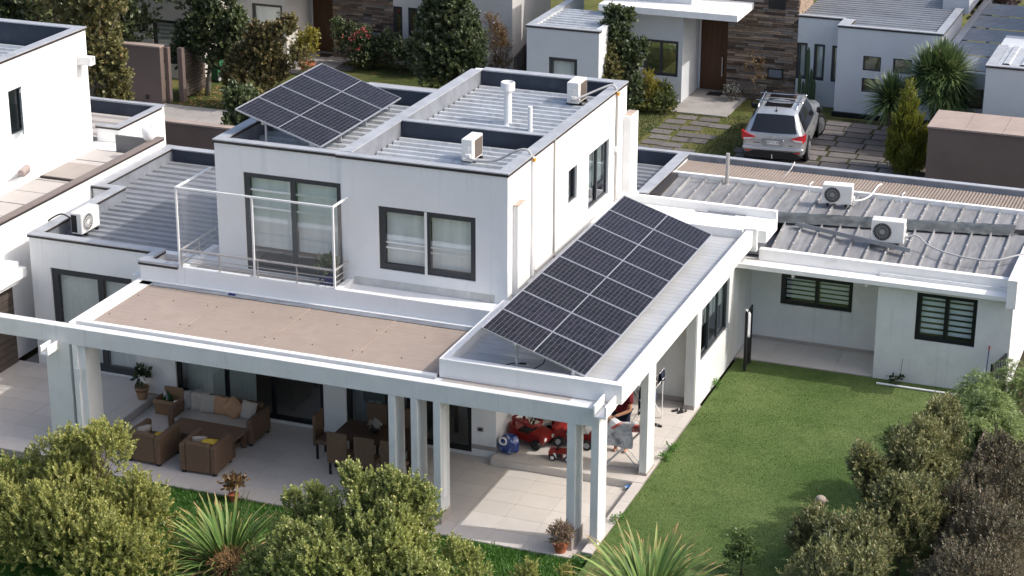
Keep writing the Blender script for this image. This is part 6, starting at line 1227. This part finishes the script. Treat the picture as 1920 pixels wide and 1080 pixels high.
# lawn-side shrubs and hedge
G = "olive shrubs along the right edge of the lawn"
for (bx, by, lobes, S, sd, lb) in (
    (4.75, 2.0, [(4.55, 1.95, 1.35, .32), (4.42, 1.85, 1.72, .18), (4.8, 2.05, .9, .42), (4.95, 1.9, .5, .5)], 1500, 31, "pointed brown-green shrub beside the crouching person"),
    (5.4, 2.5, [(5.25, 2.4, 1.5, .5), (5.5, 2.6, 1.0, .65), (5.3, 2.2, .7, .6), (5.45, 3.1, 1.75, .35)], 1700, 32, "broad brown-green shrub in the middle of the hedge row"),
    (5.65, 4.3, [(5.6, 4.1, 1.35, .45), (5.55, 4.4, 1.7, .35), (5.7, 4.3, .8, .6), (5.5, 4.0, 1.95, .2)], 1400, 33, "brown-green shrub next to the drooping tree"),
    (4.65, -.6, [(4.55, -.5, 1.0, .42), (4.4, -.25, 1.2, .18), (4.7, -.8, .7, .65), (5.0, -.6, .9, .6), (3.84, .58, .66, .36), (3.72, .72, .30, .40), (3.95, .45, .35, .40)], 1700, 34, "dense brown-green shrub in front of the crouching person"),
    (5.5, .4, [(5.5, .3, 1.45, .5), (5.6, .5, .9, .7), (5.3, .2, 1.75, .25), (5.75, 1.0, 1.3, .45)], 1600, 35, "brown-green shrub against the fence behind the dense one"),
    (4.9, -2.6, [(4.8, -2.4, 1.2, .55), (5.0, -2.8, .8, .75), (4.55, -2.2, .9, .5), (5.3, -2.3, 1.4, .45)], 1700, 36, "brown-green shrub at the bottom edge of the picture, right")):
    plant("hedge_shrub", lb, "shrub", (bx+.32, by, -.03), [(a+.32, b, c, d*.92) for a, b, c, d in lobes], L_BRN, S, 18, .24, .07, .015, sd, .04, G, up=1.3, shell=.4, spk=6)
plant("lawn_shrub", "small bright green leafy sapling standing alone on the turf, bottom right", "shrub", (2.95, -.1, -.03), [(2.9, 0, .62, .14), (3.0, -.1, .3, .2), (2.75, -.05, .2, .16), (3.15, -.2, .35, .15)], leafmat("sapling_leaf", (.06, .11, .025), (.15, .21, .06), None, 0, .3), 150, 12, .16, .06, .018, 37, .02, up=1.2)
plant("lawn_shrub", "light green leafy twig beside the brown-green shrubs", "shrub", (5.0, 4.6, -.03), [(4.95, 4.5, 1.15, .18), (5.0, 4.6, .9, .2)], MATS["sapling_leaf"], 120, 10, .14, .08, .025, 38, .02, up=.8)
plant("pepper_tree", "drooping light green pepper tree at the right end of the lawn", "tree", (6.35, 7.1, -.03), [(6.45, 7.2, .65, .7), (6.2, 7.6, .75, .42), (6.6, 6.4, .7, .75), (6.4, 6.7, 1.0, .45), (7.2, 7.7, 1.25, .5), (6.0, 7.9, .4, .4), (6.4, 5.9, .4, .7)], L_PEP, 3200, 28, .45, .085, .008, 39, .08, droop=.95, up=.3, shell=.5, spread=.6, spk=4)
for (bx, by, lobes, S, sd, lb) in (
    (7.5, 4.3, [(7.4, 4.0, .7, .75), (7.15, 3.5, .7, .8), (6.9, 2.9, .8, .5)], 1700, 41, "dull brown hedge bush beyond the fence, next to the drooping tree"),
    (7.6, 1.6, [(7.3, 1.5, .8, .9), (7.5, 2.3, 1.1, .7), (7.15, .8, .7, .85), (6.85, 1.4, 1.1, .4)], 2000, 42, "dull brown hedge bush beyond the fence, in the middle of the row"),
    (7.6, -1.1, [(7.3, -1.0, .7, .9), (7.4, -.3, 1.0, .75), (7.1, -1.9, .6, .9), (6.85, -.9, .9, .55), (6.9, -2.8, .7, .7)], 2100, 43, "dull brown hedge bush beyond the fence in the lower right corner")):
    plant("hedge_bush", lb, "bush", (bx, by, -.32), lobes, L_DBR, S, 20, .20, .055, .014, sd, .05, "hedge beyond the wooden fence", up=.8, shell=.5)
slat_fence("slat_fence", "weathered wooden slat fence along the right side of the hedge shrubs", ((6.62, -6.0), (6.62, 8.5)), -.1, 1.25, 8, 2.4, mat("weathered_fence", (.20, .16, .13), .9, var=.25, vscale=4, obj_var=.15))
tpot = pot((6.02, 5.15, -.03), .17, .30, "terracotta pot glimpsed between the hedge shrubs by the fence"); 
# street trees across the road
plant("street_tree", "tall olive star-leaved tree behind the white neighbouring house", "tree", (-22.2, 19.0, -.02), [(-22.7, 19, 3.4, .75), (-23.3, 19.3, 4.4, .9), (-22.2, 18.9, 2.7, .55), (-22.6, 19, 4.9, .9), (-23.1, 18.8, 2.6, .75), (-22.3, 19.1, 1.9, .5), (-24.2, 19.3, 4.9, .8)], L_OL3, 2300, 14, .22, .11, .050, 51, .11, bark=BARKG, shell=.5)
plant("street_tree", "dark green tree with grey trunk in front of the cream house", "tree", (-23.55, 27.05, -.02), [(-23.45, 27, 2.3, .75), (-24.0, 27, 1.7, .55), (-22.8, 27, 1.9, .5), (-24.3, 26.9, 1.3, .35), (-23.2, 27, 3.3, .85), (-23.0, 27, 1.2, .4), (-22.3, 27, 2.6, .4), (-23.8, 27.2, 4.1, .7)], L_DARK, 2200, 14, .22, .11, .050, 52, .10, bark=BARKG, shell=.45)
plant("street_tree", "autumn-tinted tree just left of the upper solar panels", "tree", (-21.2, 26.2, -.02), [(-20.8, 26, 2.0, .65), (-19.97, 26, 2.75, .4), (-21.25, 26, 1.1, .75), (-21.8, 26, .6, .5), (-19.41, 26, 1.75, .35), (-20.44, 26, 1.1, .5), (-20.4, 26, 2.2, .4)], L_RED, 1700, 13, .2, .10, .048, 53, .06, shell=.45)
plant("street_tree", "small dark tree beside the roof corner below the upper solar panels", "tree", (-17.2, 17.6, -.02), [(-17.1, 17.6, 2.1, .45), (-17.0, 17.5, 2.8, .4), (-16.7, 17.7, 1.6, .5), (-16.6, 17.6, 2.4, .4)], L_DARK, 800, 14, .2, .10, .045, 54, .05, shell=.4)
plant("street_tree", "broad dark evergreen tree behind the upper roof parapet", "tree", (-15.3, 29.7, -.02), [(-15.27, 29.6, 2.75, .9), (-15.67, 29.6, 1.8, 1.0), (-15.08, 29.6, 1.1, 1.1), (-16.28, 29.6, 1.4, .7), (-14.6, 29.6, 1.9, .6), (-15.46, 29.6, 3.5, .7), (-15.89, 29.6, .65, .7), (-14.5, 29.6, .8, .5)], L_DARK, 3000, 16, .22, .11, .032, 55, .10, shell=.5)
plant("orange_shrub", "thin orange-brown shrub beside the broad dark evergreen tree", "shrub", (-14.0, 30.6, -.02), [(-14.1, 30.5, 2.1, .36), (-13.95, 30.5, 1.6, .42), (-14.2, 30.5, 2.6, .2), (-13.9, 30.5, 1.0, .4)], L_AUT, 520, 16, .24, .05, .012, 56, .03, up=1.2, shell=.3)
plant("street_tree", "dark green tree between the grey house wing and its window", "tree", (-9.35, 30.1, -.02), [(-9.45, 30.1, 3.1, .35), (-9.62, 30.1, 2.45, .48), (-9.22, 30.1, 1.75, .5), (-9.1, 30, 1.0, .45), (-8.86, 30, 2.1, .3), (-9.0, 30, .5, .4)], L_DARK, 1300, 14, .2, .105, .042, 57, .06, shell=.4)
plant("street_tree", "sunlit olive tree in front of the grey house wing, left of the dark one", "tree", (-9.95, 29.6, -.02), [(-10.05, 29.7, 1.9, .36), (-9.75, 29.6, 1.25, .5), (-10.3, 29.8, 1.45, .26), (-9.9, 29.5, .7, .45)], L_OL3, 900, 14, .2, .105, .042, 67, .05, shell=.4)
plant("garden_bush", "dark green bush with red flowers against the stone wall", "bush", (-20.0, 32.6, -.02), [(-20.6, 32.5, .75, .5), (-19.8, 32.5, .7, .55), (-19.1, 32.6, .65, .5), (-21.0, 32.6, 1.2, .3), (-20.0, 32.3, .3, .5), (-18.4, 32.4, .5, .5), (-17.6, 32.2, .5, .5)], L_DARK, 1500, 14, .18, .08, .03, 58, .04, shell=.4)
rf = root("red_flowers", (-19.9, 32.0, 1.0), "cluster of coral red flowers on the bush by the stone wall", "flowers"); V = foliage([(-20.0, 32.0, 1.35, .10), (-19.75, 32.0, 1.5, .09), (-19.65, 32.0, 1.3, .09), (-20.25, 32.0, 1.15, .09), (-20.0, 32.0, .8, .06), (-20.6, 32.0, 1.2, .04)], 46, 5, .07, .06, .025, 5, shell=.3); put("petals", quad_mesh("petals", V, leafmat("red_petal", (.34, .05, .05), (.52, .14, .13), None, 0, .2)), rf, -Vector(rf.location))["kind"] = "stuff"
plant("garden_bush", "yellow-green feathery bush below the grey house window", "bush", (-8.6, 30.8, -.02), [(-8.62, 30.8, .70, .42), (-8.45, 30.7, .4, .4), (-8.8, 30.8, .3, .4)], L_YEL, 620, 16, .2, .06, .012, 59, .03, up=1.1, shell=.3)
plant("garden_bush", "round bush with white flowers beside the grey house porch", "bush", (-7.98, 30.75, -.02), [(-7.95, 30.75, .50, .34), (-8.1, 30.6, .3, .3), (-7.85, 30.6, .25, .28)], leafmat("flower_bush_leaf", (.03, .055, .012), (.13, .16, .035), (.7, .68, .6), .02, .3), 520, 14, .14, .06, .022, 60, .03, shell=.3)
plant("conifer", "golden-green columnar conifer beside the paver driveway", "conifer", (1.0, 27.0, -.02), [(.98, 27, .4, .62), (.95, 27, .9, .52), (.92, 27, 1.4, .40), (.9, 27, 1.85, .28), (.88, 27, 2.25, .18), (.88, 27, 2.6, .10), (.65, 26.9, .7, .34), (1.28, 27, .8, .34), (.75, 27, 1.3, .24), (1.1, 27, 1.4, .22), (.72, 26.9, .2, .42), (1.28, 26.9, .25, .42), (1.0, 26.8, .1, .5)], L_CON, 4200, 16, .26, .07, .011, 61, .06, up=2.2, shell=.45, spread=.5, spk=2)
plant("thin_sapling", "bare thin sapling with sparse brown leaves by the stone wall", "sapling", (-5.5, 32.9, -.02), [(-5.5, 32.9, 1.25, .35), (-5.35, 32.9, .8, .25)], L_AUT, 60, 8, .15, .06, .02, 62, .03, shell=.3)
plant("garden_shrub", "small white-flowered plant at the foot of the stone wall", "shrub", (-6.2, 32.9, 0), [(-6.2, 32.9, .25, .22)], leafmat("pale_flower_leaf", (.06, .07, .04), (.20, .20, .17), (.6, .58, .55), .15, .3), 110, 10, .14, .06, .02, 63, .02, shell=.3)
plant("blossom_tree", "pink blossoming tree behind the grey house at the top right", "tree", (1.2, 42, -.02), [(.4, 42, 2.2, .7), (1.0, 42, 2.0, .8), (1.6, 42, 2.3, .7), (.9, 42.2, 3.0, .9)], L_PNK, 1200, 12, .2, .10, .05, 64, .08, shell=.4)
for x, y, q, lb in ((-28.9, 24.0, 1, "dark tree mass behind the left neighbour, outermost"), (-27.0, 26.5, 2, "dark tree behind the left neighbour, nearer the cream house"), (-31.5, 30.0, 3, "dark tree further back at the top left")):
    plant("background_tree", lb, "tree", (x, y, -.02), [(x, y, 3.2, 1.5), (x+1.2, y, 3.6, 1.2), (x-1.2, y, 3.4, 1.3), (x, y, 4.8, 1.3), (x+.3, y, 2.0, 1.2)], L_DARK, 1700, 13, .26, .13, .055, 70+q, .14, "dark trees at the top left", shell=.5)
plant("background_tree", "bright green shrub beyond the slat fence at the top", "shrub", (-28.3, 33.5, -.02), [(-28.3, 33.5, 2.0, .6), (-28.8, 33.5, 2.4, .6), (-27.9, 33.5, 2.3, .5)], leafmat("bright_leaf", (.06, .11, .01), (.16, .22, .03), None, 0, .3), 700, 12, .2, .1, .04, 75, .05)
# yuccas
def rosette(c, n, Lg, w, seed, m, lo=-.9, hi=1.45):
    r = np.random.default_rng(seed); az = r.uniform(0, 6.283, n); el = r.uniform(lo, hi, n); d = np.stack([np.cos(az)*np.cos(el), np.sin(az)*np.cos(el), np.sin(el)], 1); L_ = Lg*r.uniform(.75, 1.1, n)[:, None]; s = unit(np.cross(d, np.array([0, 0, 1.0])))*w; c = np.array(c)
    m1 = c+d*L_*.5+np.array([0, 0, .02]); e = c+d*L_-np.array([0, 0, .06])*L_; V = np.concatenate([np.stack([c+s*.5+d*0, m1+s, m1-s, c-s*.5+d*0], 1), np.stack([m1+s, e, e, m1-s], 1)]); return V
YUC = leafmat("yucca_leaf", (.055, .10, .028), (.21, .28, .09), None, 0, .15, clump=2, gloss=.1)
yc = root("yucca", (1.45, 29.7, -.02), "tall spiky yucca clump with pale flower tufts in front of the grey house", "yucca"); V = np.concatenate([rosette(c, 480, 1.12, .036, 80+i, YUC, -.6) for i, c in enumerate(((1.0, 29.7, 2.35), (1.7, 29.7, 2.45), (1.4, 29.6, 1.9), (1.75, 29.7, 1.8), (-.12, 29.6, 1.45), (1.35, 29.8, 2.6)))]); put("leaves", quad_mesh("leaves", V, YUC), yc, -Vector(yc.location))
mb = MB()
for c in ((1.0, 29.7, 2.35), (1.7, 29.7, 2.45), (1.4, 29.6, 1.9), (-.12, 29.6, 1.45)): mb.tube([(1.4 if c[0] > 0 else -.05, 29.7, 0), (c[0], c[1], c[2])], [.10, .07], 7)
O("trunk", mb, BARK, yc); V = foliage([(.9, 29.55, 2.75, .10), (1.75, 29.5, 2.8, .10), (1.3, 29.7, 3.1, .1)], 60, 8, .12, .06, .02, 6, up=1, shell=.2); put("flower_tuft", quad_mesh("flower_tuft", V, mat("cream_tuft", (.45, .33, .24), .9)), yc, -Vector(yc.location))["kind"] = "stuff"
ca = root("cactus", (-3.6, 32.9, -.02), "tall columnar cactus cluster between the narrow windows", "cactus"); CAC = mat("cactus_green", (.045, .07, .035), .7, var=.15)
for (x, h, r_) in ((0, 2.2, .06), (-.26, 1.25, .055), (.24, 1.1, .06), (-.13, 1.0, .05), (.13, 1.45, .05)):
    mb = MB(); P_ = []
    for z_, q in ((0, .9), (h*.3, 1), (h*.8, 1), (h*.93, .8), (h, .2)):
        P_.append([(x+r_*q*(1+.12*(k % 2))*math.cos(2*math.pi*k/16), r_*q*(1+.12*(k % 2))*math.sin(2*math.pi*k/16), z_) for k in range(17)])
    mb.grid(P_); O("stem", mb, CAC, ca, world=False)
# potted plants
def potplant(R, h, lobes, leaf, S, K, L, ll, lw, seed, **k):
    V = foliage(lobes, S, K, L, ll, lw, seed, zmin=-9, **k); put("foliage", quad_mesh("foliage", V, leaf), R)
LBIG = leafmat("dark_house_leaf", (.012, .022, .010), (.04, .06, .02), None, 0, .1)
p1 = pot((-12.05, 3.05, 0), .16, .30, "broad-leaved plant in a two-tone basket pot on the side terrace", mat("basket_pot", (.30, .19, .11), .9, var=.1)); mb = MB(); mb.lathe([(.153, .20), (.166, .285)], (0, 0, 0), 16); O("dark_band", mb, mat("basket_dark", (.13, .08, .05), .9), p1, world=False); potplant(p1, .3, [(0, 0, .5, .12)], LBIG, 18, 4, .15, .16, .055, 3, up=.5, spread=1.2, shell=.1)
p2 = pot((-.68, -.24, -.17), .15, .20, "terracotta pot of dry pinkish flowers at the foot of the corner columns"); potplant(p2, .2, [(0, 0, .36, .2)], leafmat("dry_pink", (.16, .10, .07), (.36, .26, .20), (.30, .24, .10), .2, .3), 240, 12, .12, .035, .014, 4, up=.6, shell=.3)
p3 = pot((-7.78, -.55, -.19), .11, .17, "small terracotta pot with orange-leaved plant on the patio edge behind the flax"); potplant(p3, .2, [(0, 0, .35, .14), (-.12, 0, .42, .1), (.1, 0, .40, .1)], L_AUT, 60, 6, .14, .09, .03, 5, up=.5, spread=1.1, shell=.2)
p4 = pot((-21.6, 31.0, 0), .28, .42, "terracotta pot with a yellow-leaved plant by the cream house porch"); potplant(p4, .4, [(0, 0, .9, .35), (-.3, 0, .8, .3), (.1, 0, 1.3, .3)], L_YEL, 260, 10, .2, .08, .03, 6, up=.7, shell=.3)
potplant(bk, .3, [(0, .05, .42, .2), (.1, 0, .5, .15)], L_DARK, 140, 8, .14, .06, .025, 7, up=.7, shell=.3)
potplant(tpot, .3, [(0, 0, .5, .2)], L_BRN, 90, 8, .15, .06, .02, 8, up=.7)
potplant(ce, .1, [(0, 0, .16, .08)], leafmat("white_bloom", (.12, .14, .08), (.5, .5, .46), None, 0, .2), 60, 6, .06, .04, .02, 9, up=.6)
wd = root("lawn_weed", (3.95, 10.3, -.03), "small dark weed with a bare stalk against the white wall foot", "weed"); potplant(wd, 0, [(0, 0, .08, .08)], LBIG, 10, 4, .14, .14, .04, 10, up=.5, spread=1.2); mb = MB(); mb.tube([(.05, 0, 0), (.07, .02, .62)], .006, 5); O("stalk", mb, BARK, wd, world=False)
for i, (x, y, lb) in enumerate(((.06, 1.1, "small weed tuft at the kerb edge near the corner column"), (.06, 4.25, "green weed tuft at the terrace edge just behind the side column"), (.05, 4.75, "larger green weed tuft at the terrace edge opposite the clothes rack"), (.0, 8.5, "lone weed at the foot of the wing wall below its window"), (-2.0, -.78, "pale weed patch in the front grass right of the round bush"), (-.2, -.55, "weed tuft at the paving corner beside the terracotta pot"))):
    w2_ = root("ground_weed", (x, y, -.05 if x > -.1 else -.21), lb, "weed", "weed tufts along the paving edge"); potplant(w2_, 0, [(0, 0, .05, .1), (.05, .12, .04, .08)], MATS["lawn_blade"], 26, 8, .09, .05, .014, 20+i, up=.5, spread=1.1)
# fallen leaves in the cream house garden
fr = np.random.default_rng(3); n_ = 420; fx = fr.uniform(-24.2, -20.8, n_); fy = fr.uniform(25.6, 28.4, n_); fa = fr.uniform(0, 6.28, n_); fs_ = fr.uniform(.03, .06, n_); V = np.stack([np.stack([fx+np.cos(fa+q*1.5708)*fs_, fy+np.sin(fa+q*1.5708)*fs_, .004+fr.uniform(0, .02, n_)], 1) for q in range(4)], 1)
o = put("fallen_leaves", quad_mesh("fallen_leaves", V, leafmat("fallen_leaf", (.25, .13, .04), (.5, .34, .16), None, 0, .1))); tag(o, "scattered yellow fallen leaves under the dark street tree", "leaves", None, "stuff")
